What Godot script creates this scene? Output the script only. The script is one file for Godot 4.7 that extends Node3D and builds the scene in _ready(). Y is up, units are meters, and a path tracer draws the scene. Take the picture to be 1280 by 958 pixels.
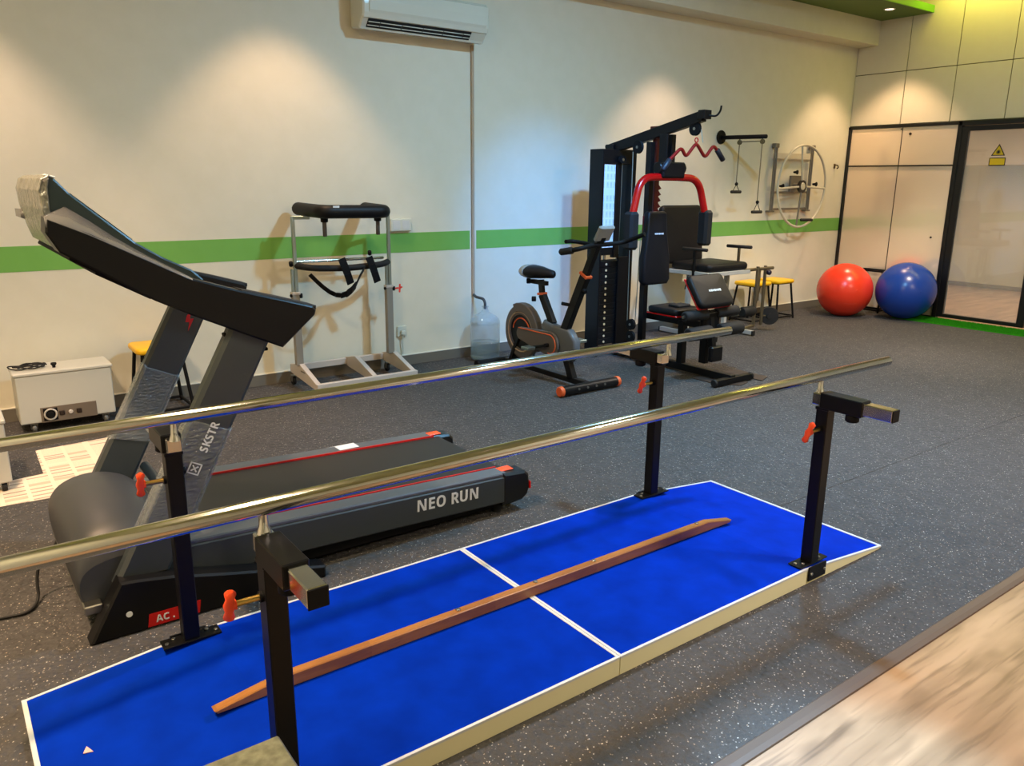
extends Node3D
# A physiotherapy gym: rubber floor, blue walking platform with parallel bars, treadmill, exercise machines along the back wall.
# World: x runs along the back wall to the right, y up, z out of the back wall towards the camera.

const BACK := -6.1     # face of the back wall
const RIGHT := 9.95    # face of the right wall
const SOFFIT := 3.57
const TOP := 3.95      # upper ceiling
var M := {}
var origin_of := {}
var used := {}
var rng := RandomNumberGenerator.new()

func _ready():
	set_view()
	ceiling_lamps()
	make_materials()
	build_room()
	build_partition()
	build_parallel_bars()
	build_treadmill()
	build_multi_gym()
	build_bike()
	build_walker()
	build_leg_chair()
	build_wall_things()
	build_balls()
	build_small_things()

# ------------------------------------------------------------------ view and light
func set_view():
	var yaw := 0.635264762
	var pitch := 0.250304292
	var roll := 0.00815186992
	var fw := Vector3(sin(yaw) * cos(pitch), -sin(pitch), -cos(yaw) * cos(pitch))
	var rt := Vector3(cos(yaw), 0, sin(yaw))
	var up := rt.cross(fw)
	var r2 := rt * cos(roll) + up * sin(roll)
	var u2 := up * cos(roll) - rt * sin(roll)
	var cam := Camera3D.new()
	cam.name = "camera"
	cam.fov = rad_to_deg(2.0 * atan(479.0 / 984.4486))
	cam.near = 0.05
	cam.far = 60.0
	add_child(cam)
	cam.transform = Transform3D(Basis(r2, u2, -fw), Vector3(0, 1.6, 0))
	cam.current = true
	var we := WorldEnvironment.new()
	we.name = "world_environment"
	var e := Environment.new()
	e.background_mode = Environment.BG_COLOR
	e.background_color = Color(0.02, 0.02, 0.02)
	e.tonemap_mode = Environment.TONE_MAPPER_LINEAR
	e.tonemap_exposure = 1.2
	e.sdfgi_enabled = true
	e.ssao_enabled = true
	e.ssil_enabled = true
	we.environment = e
	add_child(we)

const WARM := Color(1.000, 0.843, 0.735)      # recessed spots along the wall
const AMBER := Color(1.000, 0.827, 0.665)
const SOFT := Color(1.000, 0.921, 0.843)      # unseen ceiling lamps and fill
const WHITE := Color(0.982, 0.945, 1.000)
const COOL := Color(0.566, 0.821, 1.000)      # unseen cold lamps over the floor
const ICE := Color(0.30, 0.62, 1.000)
const LIME := Color(1.000, 0.945, 0.410)      # ceiling light strips, one of them unseen

func ceiling_lamps():
	# warm recessed spots in the green soffit along the back wall: they draw the scallops on the wall
	downlight(Vector3(0.0, SOFFIT, -5.4), WARM, 6.1, 42.0, "recessed warm downlight in green soffit above the white bath cabinet")
	downlight(Vector3(2.27, SOFFIT, -5.4), AMBER, 4.5, 41.0, "recessed warm downlight in green soffit above the walking frame")
	downlight(Vector3(6.37, SOFFIT, -5.4), WARM, 4.5, 41.0, "recessed warm downlight in green soffit above the exercise machine")
	downlight(Vector3(9.36, SOFFIT, -5.4), AMBER, 4.8, 43.0, "glowing recessed downlight in green soffit beside the panelled wall")
	# unseen spots over the open floor, placed to light floor and treadmill
	downlight(Vector3(-0.6, TOP, -2.9), AMBER, 23.0, 50.0, "unseen warm downlight in the ceiling over the treadmill hood")
	downlight(Vector3(7.6, TOP, -3.4), SOFT, 18.5, 52.0, "unseen warm downlight in the ceiling over the open rubber floor")
	downlight(Vector3(4.4, TOP, -0.1), WHITE, 14.5, 45.0, "unseen white downlight in the ceiling over the wood floor")
	# added square fill lamps, out of view, to soften the room
	unseen_panel_lamp(Vector3(-0.8, TOP, -1.6), 0.6, Color(1.000, 0.906, 0.735), 10.0, "added square fill lamp on the ceiling left of the camera")
	unseen_panel_lamp(Vector3(4.5, TOP, 1.2), 0.6, SOFT, 13.0, "added square fill lamp on the ceiling right of the camera")
	# unseen cold lamps over the floor, one turned to the wall by the bicycle
	unseen_panel_lamp(Vector3(4.2, TOP, -2.75), 0.24, COOL, 16.5, "unseen cool white square lamp on the ceiling over the middle of the floor")
	downlight(Vector3(3.45, TOP, -2.5), ICE, 38.0, 17.0, "unseen cold spotlight in the ceiling turned towards the bicycle", 1.0, Vector3(1.62, -3.15, -3.6))  # out of view, aimed to throw cold light on the lower wall
	downlight(Vector3(3.75, TOP, -3.15), COOL, 6.0, 44.0, "unseen cold downlight in the ceiling over the middle of the floor", 0.9)
	downlight(Vector3(1.80, TOP, -0.84), COOL, 30.0, 7.5, "unseen cold narrow downlight in the ceiling above the wood floor edge")  # out of view, placed to cast a bluish pool on the wood
	# yellow green strips: one unseen above the panels, one on the soffit
	led_strip("unseen yellow green light strip above panelled wall", Vector3(9.72, 3.90, -3.55), Vector2(0.05, 3.1), 2.0, false)  # out of view, placed to tint the upper panels
	led_strip("yellow green light strip on the soffit along the long wall", Vector3(3.6, SOFFIT + 0.10, -5.27), Vector2(12.2, 0.05), 2.8, true)

func downlight(p: Vector3, c: Color, e: float, angle: float, label: String, soft := 0.45, aim := Vector3.DOWN):
	var t = thing("downlight", label, "downlight", p, 0, "recessed downlights in the green soffit")
	var st := S()
	lathe(st, [Vector2(0.045, -0.002), Vector2(0.055, -0.008), Vector2(0.062, -0.006), Vector2(0.064, 0.0)], 24, Transform3D())
	part("rim", st, mat("lamp_rim", Color(0.9, 0.9, 0.86), 0.4), t)
	st = S()
	lathe(st, [Vector2(0.0, -0.004), Vector2(0.046, -0.003)], 24, Transform3D())
	part("lamp_face", st, glow("downlight_glow", c, 6.0), t)
	var l := SpotLight3D.new()
	l.name = "spot"
	l.light_color = c
	l.light_energy = e
	l.light_size = 0.10
	l.spot_angle = angle
	l.spot_angle_attenuation = soft
	l.spot_range = 14.0
	l.spot_attenuation = 2.0
	l.shadow_enabled = true
	t.add_child(l)
	l.position = Vector3(0, -0.012, 0)
	if aim == Vector3.DOWN:
		l.rotation_degrees = Vector3(-90, 0, 0)
	else:
		l.basis = Basis.looking_at(aim.normalized(), Vector3.RIGHT)

func unseen_panel_lamp(p: Vector3, size: float, c: Color, e: float, label: String):
	var t = thing("unseen_ceiling_lamp", label, "ceiling lamp", p)
	var st := S()
	rbox(st, Vector3(0, -0.015, 0), Vector3(size + 0.03, 0.03, size + 0.03), 0.004)
	part("housing", st, mat("lamp_rim", Color(0.9, 0.9, 0.86), 0.4), t)
	st = S()
	rbox(st, Vector3(0, -0.032, 0), Vector3(size, 0.004, size), 0.001)
	part("lamp_face", st, glow("panel_glow_" + str(c.r), c, 6.0), t)
	var l := AreaLight3D.new()
	l.name = "area"
	l.area_size = Vector2(size, size)
	l.area_normalize_energy = true
	l.area_range = 16.0
	l.light_color = c
	l.light_energy = e
	l.shadow_enabled = true
	t.add_child(l)
	l.position = Vector3(0, -0.04, 0)
	l.rotation_degrees = Vector3(-90, 0, 0)

func led_strip(label: String, p: Vector3, size: Vector2, e: float, upwards: bool):
	var t = thing("led_strip", label, "light strip", p)
	var st := S()
	rbox(st, Vector3(0, 0, 0), Vector3(size.x, 0.012, size.y), 0.002)
	part("tape", st, glow("led_glow", LIME, 1.2), t)
	var l := AreaLight3D.new()
	l.name = "area"
	l.area_size = size
	l.area_normalize_energy = true
	l.area_range = 16.0
	l.light_color = LIME
	l.light_energy = e
	l.shadow_enabled = true
	t.add_child(l)
	l.position = Vector3(0, 0.012 if upwards else -0.012, 0)
	l.rotation_degrees = Vector3(90 if upwards else -90, 0, 0)

# ------------------------------------------------------------------ things, parts and shapes
func numbered(called: String) -> String:
	if not used.has(called):
		used[called] = 0
		return called
	used[called] += 1
	return "%s_%03d" % [called, used[called]]

func thing(called: String, label: String, category: String, at := Vector3.ZERO, turn := 0.0, group := "", absolute := false) -> Node3D:
	var o := Node3D.new()
	o.name = numbered(called)
	add_child(o)
	o.position = at
	o.rotation.y = turn
	o.set_meta("label", label)
	o.set_meta("category", category)
	if group != "":
		o.set_meta("group", group)
	if absolute:
		origin_of[o] = at
	return o

func struct_root(called: String, label: String, category: String) -> Node3D:
	var o := thing(called, label, category)
	o.set_meta("kind", "structure")
	return o

func part(called: String, st: SurfaceTool, m: Material, parent: Node, label := "") -> MeshInstance3D:
	st.generate_normals()
	var o := MeshInstance3D.new()
	o.name = called
	o.mesh = st.commit()
	o.material_override = m
	parent.add_child(o, true)
	if origin_of.has(parent):
		o.position = -origin_of[parent]
	if label != "":
		o.set_meta("label", label)
	return o

func single(called: String, st: SurfaceTool, m: Material, label: String, category: String, group := "") -> MeshInstance3D:
	var o := part(numbered(called), st, m, self)
	o.set_meta("label", label)
	o.set_meta("category", category)
	if group != "":
		o.set_meta("group", group)
	return o

func lettering(words: String, height: float, m: Material, parent: Node, xf: Transform3D, depth := 0.002, font := "Droid Sans", bold := true) -> MeshInstance3D:
	var f := SystemFont.new()
	f.font_names = PackedStringArray([font])
	f.font_weight = 700 if bold else 400
	var t := TextMesh.new()
	t.text = words
	t.font = f
	t.font_size = 64
	t.pixel_size = height / 46.0
	t.depth = depth
	var o := MeshInstance3D.new()
	o.name = "lettering"
	o.mesh = t
	o.material_override = m
	parent.add_child(o, true)
	o.transform = xf
	if origin_of.has(parent):
		o.position -= origin_of[parent]
	return o

func S() -> SurfaceTool:
	var st := SurfaceTool.new()
	st.begin(Mesh.PRIMITIVE_TRIANGLES)
	return st

func tri(st: SurfaceTool, a: Vector3, b: Vector3, c: Vector3):   # counter-clockwise seen from outside
	if (b - a).cross(c - a).length_squared() < 1e-18:
		return
	st.add_vertex(a)
	st.add_vertex(c)
	st.add_vertex(b)

func quad(st: SurfaceTool, a: Vector3, b: Vector3, c: Vector3, d: Vector3):
	tri(st, a, b, c)
	tri(st, a, c, d)

func face_out(st: SurfaceTool, p: Array, inner: Vector3):         # a flat convex face turned away from a point inside
	var n: Vector3 = (p[1] - p[0]).cross(p[2] - p[0])
	var q := p.duplicate()
	if n.dot(p[0] - inner) < 0:
		q.reverse()
	for i in range(1, q.size() - 1):
		tri(st, q[0], q[i], q[i + 1])

func rbox(st: SurfaceTool, c: Vector3, size: Vector3, bev := 0.0, b := Basis()):
	st.set_smooth_group(0xFFFFFFFF)
	var h := size * 0.5
	bev = minf(bev, minf(h.x, minf(h.y, h.z)) * 0.95)
	var at := func(sx, sy, sz, k):
		var v := Vector3(sx * (h.x - (0.0 if k == 0 else bev)), sy * (h.y - (0.0 if k == 1 else bev)), sz * (h.z - (0.0 if k == 2 else bev)))
		return c + b * v
	for s in [-1, 1]:
		face_out(st, [at.call(s, -1, -1, 0), at.call(s, 1, -1, 0), at.call(s, 1, 1, 0), at.call(s, -1, 1, 0)], c)
		face_out(st, [at.call(-1, s, -1, 1), at.call(1, s, -1, 1), at.call(1, s, 1, 1), at.call(-1, s, 1, 1)], c)
		face_out(st, [at.call(-1, -1, s, 2), at.call(1, -1, s, 2), at.call(1, 1, s, 2), at.call(-1, 1, s, 2)], c)
	if bev <= 0.0:
		return
	for s in [-1, 1]:
		for t in [-1, 1]:
			face_out(st, [at.call(s, t, -1, 0), at.call(s, t, 1, 0), at.call(s, t, 1, 1), at.call(s, t, -1, 1)], c)
			face_out(st, [at.call(s, -1, t, 0), at.call(s, 1, t, 0), at.call(s, 1, t, 2), at.call(s, -1, t, 2)], c)
			face_out(st, [at.call(-1, s, t, 1), at.call(1, s, t, 1), at.call(1, s, t, 2), at.call(-1, s, t, 2)], c)
			for u in [-1, 1]:
				face_out(st, [at.call(s, t, u, 0), at.call(s, t, u, 1), at.call(s, t, u, 2)], c)

func bar(st: SurfaceTool, a: Vector3, b: Vector3, w: float, h: float, bev := 0.003, side := Vector3.UP):   # a square bar from a to b; h runs towards "side"
	var d := (b - a).normalized()
	var y := (side - d * side.dot(d)).normalized()
	if y.length() < 0.5:
		y = (Vector3.RIGHT - d * d.x).normalized()
	var x := y.cross(d)
	rbox(st, (a + b) * 0.5, Vector3(w, h, (b - a).length()), bev, Basis(x, y, d))

func tube(st: SurfaceTool, pts: Array, r, n := 12, caps := true, closed := false):
	var m := pts.size()
	var rings := []
	var t0: Vector3 = (pts[1] - pts[0]).normalized()
	if closed:
		t0 = (pts[1] - pts[m - 1]).normalized()
	var nn := Vector3.UP if absf(t0.y) < 0.9 else Vector3.RIGHT
	nn = (nn - t0 * nn.dot(t0)).normalized()
	for i in m:
		var t: Vector3
		if closed:
			t = (pts[(i + 1) % m] - pts[(i - 1 + m) % m]).normalized()
		elif i == 0:
			t = (pts[1] - pts[0]).normalized()
		elif i == m - 1:
			t = (pts[m - 1] - pts[m - 2]).normalized()
		else:
			t = ((pts[i + 1] - pts[i]).normalized() + (pts[i] - pts[i - 1]).normalized()).normalized()
		nn = (nn - t * nn.dot(t)).normalized()
		var bb := t.cross(nn)
		var rr: float = r[i] if r is Array else r
		var ring := []
		for k in n:
			var a := TAU * k / n
			ring.append(pts[i] + (nn * cos(a) + bb * sin(a)) * rr)
		rings.append(ring)
	st.set_smooth_group(1)
	for i in (m if closed else m - 1):
		var p: Array = rings[i]
		var q: Array = rings[(i + 1) % m]
		for k in n:
			var k2 := (k + 1) % n
			quad(st, p[k], p[k2], q[k2], q[k])
	if caps and not closed:
		st.set_smooth_group(0xFFFFFFFF)
		for k in range(1, n - 1):
			tri(st, rings[m - 1][0], rings[m - 1][k], rings[m - 1][k + 1])
			tri(st, rings[0][0], rings[0][k + 1], rings[0][k])

func cyl(st: SurfaceTool, a: Vector3, b: Vector3, r: float, n := 14, bev := 0.0):
	if bev > 0.0:
		var d := (b - a).normalized() * bev
		tube(st, [a, a + d, b - d, b], [r - bev, r, r, r - bev], n)
	else:
		tube(st, [a, b], r, n)

func bend(pts: Array, radius: float, n := 6) -> Array:            # a polyline with its corners rounded
	var out := [pts[0]]
	for i in range(1, pts.size() - 1):
		var p: Vector3 = pts[i]
		var a: Vector3 = (pts[i - 1] - p)
		var b: Vector3 = (pts[i + 1] - p)
		var d := minf(radius, minf(a.length(), b.length()) * 0.49)
		var pa := p + a.normalized() * d
		var pb := p + b.normalized() * d
		for k in n + 1:
			var t := float(k) / n
			out.append(pa.lerp(p, t).lerp(p.lerp(pb, t), t))
	out.append(pts[pts.size() - 1])
	return out

func lathe(st: SurfaceTool, prof: Array, n: int, xf: Transform3D, flat := false):   # profile of (radius, height), outside to the right going up
	st.set_smooth_group(0xFFFFFFFF if flat else 1)
	for i in prof.size() - 1:
		var p: Vector2 = prof[i]
		var q: Vector2 = prof[i + 1]
		for k in n:
			var a := TAU * k / n
			var b := TAU * (k + 1) / n
			quad(st, xf * Vector3(p.x * cos(a), p.y, -p.x * sin(a)), xf * Vector3(p.x * cos(b), p.y, -p.x * sin(b)), xf * Vector3(q.x * cos(b), q.y, -q.x * sin(b)), xf * Vector3(q.x * cos(a), q.y, -q.x * sin(a)))

func along(d: Vector3, at: Vector3) -> Transform3D:               # a frame whose y runs along d
	var y := d.normalized()
	var x := Vector3.RIGHT if absf(y.x) < 0.9 else Vector3.FORWARD
	x = (x - y * x.dot(y)).normalized()
	return Transform3D(Basis(x, y, x.cross(y)), at)

func inset(poly: PackedVector2Array, d: float) -> PackedVector2Array:
	var out := PackedVector2Array()
	var n := poly.size()
	for i in n:
		var a := (poly[i] - poly[(i - 1 + n) % n]).normalized()
		var b := (poly[(i + 1) % n] - poly[i]).normalized()
		var na := Vector2(-a.y, a.x)
		var nb := Vector2(-b.y, b.x)
		var m := (na + nb)
		m = m / maxf(m.length_squared() * 0.5, 0.35)
		out.append(poly[i] + m * d)
	return out

func prism(st: SurfaceTool, poly_in: Array, z0: float, z1: float, xf := Transform3D(), bev := 0.0, smooth := false):
	var poly := PackedVector2Array(poly_in)
	if Geometry2D.is_polygon_clockwise(poly):
		poly.reverse()
	var cap := inset(poly, bev) if bev > 0.0 else poly
	var ids := Geometry2D.triangulate_polygon(cap)
	if ids.is_empty():
		print("prism: the bevel is too wide ", poly_in)
	var n := poly.size()
	st.set_smooth_group(0xFFFFFFFF)
	for i in range(0, ids.size(), 3):
		var a := cap[ids[i]]
		var b := cap[ids[i + 1]]
		var c := cap[ids[i + 2]]
		if (b - a).cross(c - a) < 0:
			var s := b
			b = c
			c = s
		tri(st, xf * Vector3(a.x, a.y, z1), xf * Vector3(b.x, b.y, z1), xf * Vector3(c.x, c.y, z1))
		tri(st, xf * Vector3(a.x, a.y, z0), xf * Vector3(c.x, c.y, z0), xf * Vector3(b.x, b.y, z0))
	if smooth:
		st.set_smooth_group(2)
	for i in n:
		var p := poly[i]
		var q := poly[(i + 1) % n]
		quad(st, xf * Vector3(p.x, p.y, z0 + bev), xf * Vector3(q.x, q.y, z0 + bev), xf * Vector3(q.x, q.y, z1 - bev), xf * Vector3(p.x, p.y, z1 - bev))
	if bev > 0.0:
		if smooth:
			st.set_smooth_group(3)
		for i in n:
			var j := (i + 1) % n
			quad(st, xf * Vector3(poly[i].x, poly[i].y, z1 - bev), xf * Vector3(poly[j].x, poly[j].y, z1 - bev), xf * Vector3(cap[j].x, cap[j].y, z1), xf * Vector3(cap[i].x, cap[i].y, z1))
			quad(st, xf * Vector3(cap[i].x, cap[i].y, z0), xf * Vector3(cap[j].x, cap[j].y, z0), xf * Vector3(poly[j].x, poly[j].y, z0 + bev), xf * Vector3(poly[i].x, poly[i].y, z0 + bev))

func pill(w: float, h: float, r: float, n := 5) -> Array:         # a rectangle with round corners about the origin
	var out := []
	for q in [[1, 1, 0.0], [-1, 1, 0.25], [-1, -1, 0.5], [1, -1, 0.75]]:
		for k in n + 1:
			var a: float = TAU * (q[2] + 0.25 * k / n)
			out.append(Vector2(q[0] * (w * 0.5 - r) + r * cos(a), q[1] * (h * 0.5 - r) + r * sin(a)))
	return out

func cushion(st: SurfaceTool, poly: Array, t: float, xf: Transform3D, soft := 0.5):   # an upholstered pad: outline in xy, thickness along z, rounded all round
	var p0 := PackedVector2Array(poly)
	if Geometry2D.is_polygon_clockwise(p0):
		p0.reverse()
	var n := p0.size()
	var rings := []
	var steps := 5
	var b := t * soft
	for side in [-1, 1]:
		for k in steps:
			var a := PI * 0.5 * (k if side < 0 else steps - 1 - k) / (steps - 1)
			var poly2 := inset(p0, b * (1.0 - sin(a)))
			var z: float = side * (t * 0.5 - b * (1.0 - cos(a)))
			var ring := []
			for v in poly2:
				ring.append(xf * Vector3(v.x, v.y, z))
			rings.append(ring)
	st.set_smooth_group(1)
	for i in rings.size() - 1:
		for k in n:
			var k2 := (k + 1) % n
			quad(st, rings[i][k], rings[i][k2], rings[i + 1][k2], rings[i + 1][k])
	var c0 := Vector3.ZERO
	var c1 := Vector3.ZERO
	for k in n:
		c0 += rings[0][k] / n
		c1 += rings[rings.size() - 1][k] / n
	for k in n:
		var k2 := (k + 1) % n
		tri(st, rings[0][k2], rings[0][k], c0)
		tri(st, rings[rings.size() - 1][k], rings[rings.size() - 1][k2], c1)

func loft(st: SurfaceTool, rings: Array, caps := true):           # rings run counter-clockwise seen from the last ring's side
	var n: int = rings[0].size()
	st.set_smooth_group(1)
	for i in rings.size() - 1:
		for k in n:
			var k2 := (k + 1) % n
			quad(st, rings[i][k], rings[i][k2], rings[i + 1][k2], rings[i + 1][k])
	if caps:
		st.set_smooth_group(0xFFFFFFFF)
		for e in [0, rings.size() - 1]:
			var c := Vector3.ZERO
			for v in rings[e]:
				c += v / n
			for k in n:
				var k2 := (k + 1) % n
				if e == 0:
					tri(st, rings[e][k2], rings[e][k], c)
				else:
					tri(st, rings[e][k], rings[e][k2], c)

func circle(c: Vector3, u: Vector3, v: Vector3, r: float, n: int, a0 := 0.0, a1 := TAU) -> Array:
	var out := []
	var full := absf(a1 - a0) > TAU - 0.001
	for i in (n if full else n + 1):
		var a := a0 + (a1 - a0) * i / n
		out.append(c + (u * cos(a) + v * sin(a)) * r)
	return out

func ball(st: SurfaceTool, c: Vector3, r: float, n := 12, squash := 1.0):
	var prof := []
	for i in n / 2 + 1:
		var a := PI * i / (n / 2) - PI / 2
		prof.append(Vector2(r * cos(a), r * sin(a) * squash))
	lathe(st, prof, n, Transform3D(Basis(), c))

func caster(called: String, p: Vector3, r: float, parent: Node, wheel: Material, fork: Material, lean := 0.02):   # p is the point of contact with the floor
	var st := S()
	cyl(st, p + Vector3(-0.012, r, 0), p + Vector3(0.012, r, 0), r, 16, 0.003)
	var w := part(called, st, wheel, parent)
	st = S()
	for s in [-1, 1]:
		rbox(st, p + Vector3(s * 0.017, r * 1.5, lean * 0.5), Vector3(0.004, r * 1.4, 0.03), 0.001)
	rbox(st, p + Vector3(0, r * 2.2, lean), Vector3(0.045, 0.006, 0.05), 0.001)
	cyl(st, p + Vector3(-0.018, r, 0), p + Vector3(0.018, r, 0), 0.005, 8)
	part("caster_fork", st, fork, w)

# ------------------------------------------------------------------ materials
func mat(key: String, c: Color, rough := 0.6, metal := 0.0, spec := 0.5) -> StandardMaterial3D:
	if M.has(key):
		return M[key]
	var m := StandardMaterial3D.new()
	m.albedo_color = c
	m.roughness = rough
	m.metallic = metal
	m.metallic_specular = spec
	M[key] = m
	return m

func glow(key: String, c: Color, e: float) -> StandardMaterial3D:
	if M.has(key):
		return M[key]
	var m := StandardMaterial3D.new()
	m.albedo_color = c
	m.emission_enabled = true
	m.emission = c
	m.emission_energy_multiplier = e
	M[key] = m
	return m

func textured(key: String, img: Image, per_metre: float, rough: float, spec := 0.5, stretch := Vector3.ONE) -> StandardMaterial3D:
	var m := StandardMaterial3D.new()
	img.generate_mipmaps()
	m.albedo_texture = ImageTexture.create_from_image(img)
	m.uv1_triplanar = true
	m.uv1_world_triplanar = true
	m.uv1_scale = stretch * per_metre
	m.roughness = rough
	m.metallic_specular = spec
	M[key] = m
	return m

func noise(seed_: int, freq: float, octaves := 4) -> FastNoiseLite:
	var n := FastNoiseLite.new()
	n.seed = seed_
	n.noise_type = FastNoiseLite.TYPE_SIMPLEX_SMOOTH
	n.frequency = freq
	n.fractal_octaves = octaves
	return n

func seamless(n: FastNoiseLite, size: int) -> PackedFloat32Array:
	var im := n.get_seamless_image(size, size)
	var out := PackedFloat32Array()
	out.resize(size * size)
	var d := im.get_data()
	for i in size * size:
		out[i] = d[i] / 255.0
	return out

func mottled(key: String, a: Color, b: Color, seed_: int, freq: float, per_metre: float, rough: float, spec := 0.5) -> StandardMaterial3D:
	var size := 256
	var f := seamless(noise(seed_, freq, 5), size)
	var im := Image.create(size, size, false, Image.FORMAT_RGB8)
	for y in size:
		for x in size:
			im.set_pixel(x, y, a.lerp(b, f[y * size + x]))
	return textured(key, im, per_metre, rough, spec)

func bump(m: StandardMaterial3D, seed_: int, freq: float, strength: float, octaves := 4):
	var im := noise(seed_, freq, octaves).get_seamless_image(256, 256)
	im.convert(Image.FORMAT_RGBA8)
	im.bump_map_to_normal_map(strength)
	m.normal_enabled = true
	m.normal_texture = ImageTexture.create_from_image(im)
	m.normal_scale = 1.0

func rubber_image() -> Image:
	var size := 1024
	var im := Image.create(size, size, false, Image.FORMAT_RGB8)
	rng.seed = 11
	var f := seamless(noise(5, 0.012, 3), size)
	for y in size:
		for x in size:
			var v := 0.25 + 0.035 * f[y * size + x] + rng.randf_range(-0.025, 0.025)
			im.set_pixel(x, y, Color(v * 1.01, v * 0.99, v * 0.98))
	var tones := [Color(0.70, 0.68, 0.65), Color(0.58, 0.56, 0.54), Color(0.80, 0.78, 0.74), Color(0.46, 0.45, 0.45), Color(0.64, 0.57, 0.49)]
	for i in 7200:
		var c: Color = tones[rng.randi() % 5]
		var x0 := rng.randi() % size
		var y0 := rng.randi() % size
		var w := 1 + rng.randi() % 3
		var h := 1 + rng.randi() % 3
		for dy in h:
			for dx in w:
				if w > 2 and h > 2 and (dx + dy) % 4 == 0:
					continue
				im.set_pixel((x0 + dx) % size, (y0 + dy) % size, c)
	return im

func wood_image(a: Color, b: Color, dark: Color, seed_: int) -> Image:            # grain runs along u
	var size := 512
	var im := Image.create(size, size, false, Image.FORMAT_RGB8)
	var big := seamless(noise(seed_, 0.011, 4), size)
	var fine := seamless(noise(seed_ + 1, 0.05, 4), size)
	for y in size:
		for x in size:
			var g: float = big[y * size + (x / 7 + (y / 3) * 0) % size]
			var s: float = fine[((y * 3) % size) * size + (x / 9) % size]
			var k: float = big[((y + 190) % size) * size + (x / 3) % size]
			var c := a.lerp(b, clampf((g - 0.3) * 1.9, 0, 1))
			c = c.lerp(dark, clampf((s - 0.58) * 1.6, 0, 0.55))
			c = c.lerp(dark, clampf((k - 0.66) * 1.4, 0, 0.4))
			im.set_pixel(x, y, c)
	return im

func planks_image(a: Color, b: Color, dark: Color, seed_: int) -> Image:          # vinyl print: long soft streaks with a few knots, grain along u
	var size := 1024
	var im := Image.create(size, size, false, Image.FORMAT_RGB8)
	var broad := noise(seed_, 0.006, 3)
	var streak := noise(seed_ + 1, 0.02, 4)
	var hair := noise(seed_ + 2, 0.06, 3)
	for y in size:
		for x in size:
			var bend_ := broad.get_noise_2d(x * 0.8, y * 1.6) * 6.0
			var g := 0.5 + 0.9 * streak.get_noise_2d(x * 0.16, y * 1.5 + bend_)
			var h := hair.get_noise_2d(x * 0.10, y * 2.2 + bend_ * 1.5)
			var k := broad.get_noise_2d(x * 1.2 + 400.0, y * 3.0)
			var c := a.lerp(b, clampf(g, 0, 1))
			c = c.lerp(dark, clampf(h * 1.2 - 0.16, 0, 0.5) + clampf(k * 1.1 - 0.18, 0, 0.45))
			im.set_pixel(x, y, c)
	return im

func newspaper_image() -> Image:
	var w := 512
	var im := Image.create(w, w, false, Image.FORMAT_RGB8)
	im.fill(Color(0.90, 0.83, 0.74))
	rng.seed = 77
	for col in 5:
		var x0 := 14 + col * 100
		var y := 12
		while y < 496:
			var r := rng.randf()
			if r < 0.07:
				im.fill_rect(Rect2i(x0, y, 84, 14), Color(0.66, 0.58, 0.52))
				y += 22
			elif r < 0.11:
				im.fill_rect(Rect2i(x0, y, 84, 34), Color(0.78, 0.69, 0.60))
				y += 42
			else:
				var x := x0
				while x < x0 + 82:
					var l := 4 + rng.randi() % 12
					im.fill_rect(Rect2i(x, y, mini(l, x0 + 84 - x), 2), Color(0.82, 0.75, 0.67))
					x += l + 3
				y += 5
	return im

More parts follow.
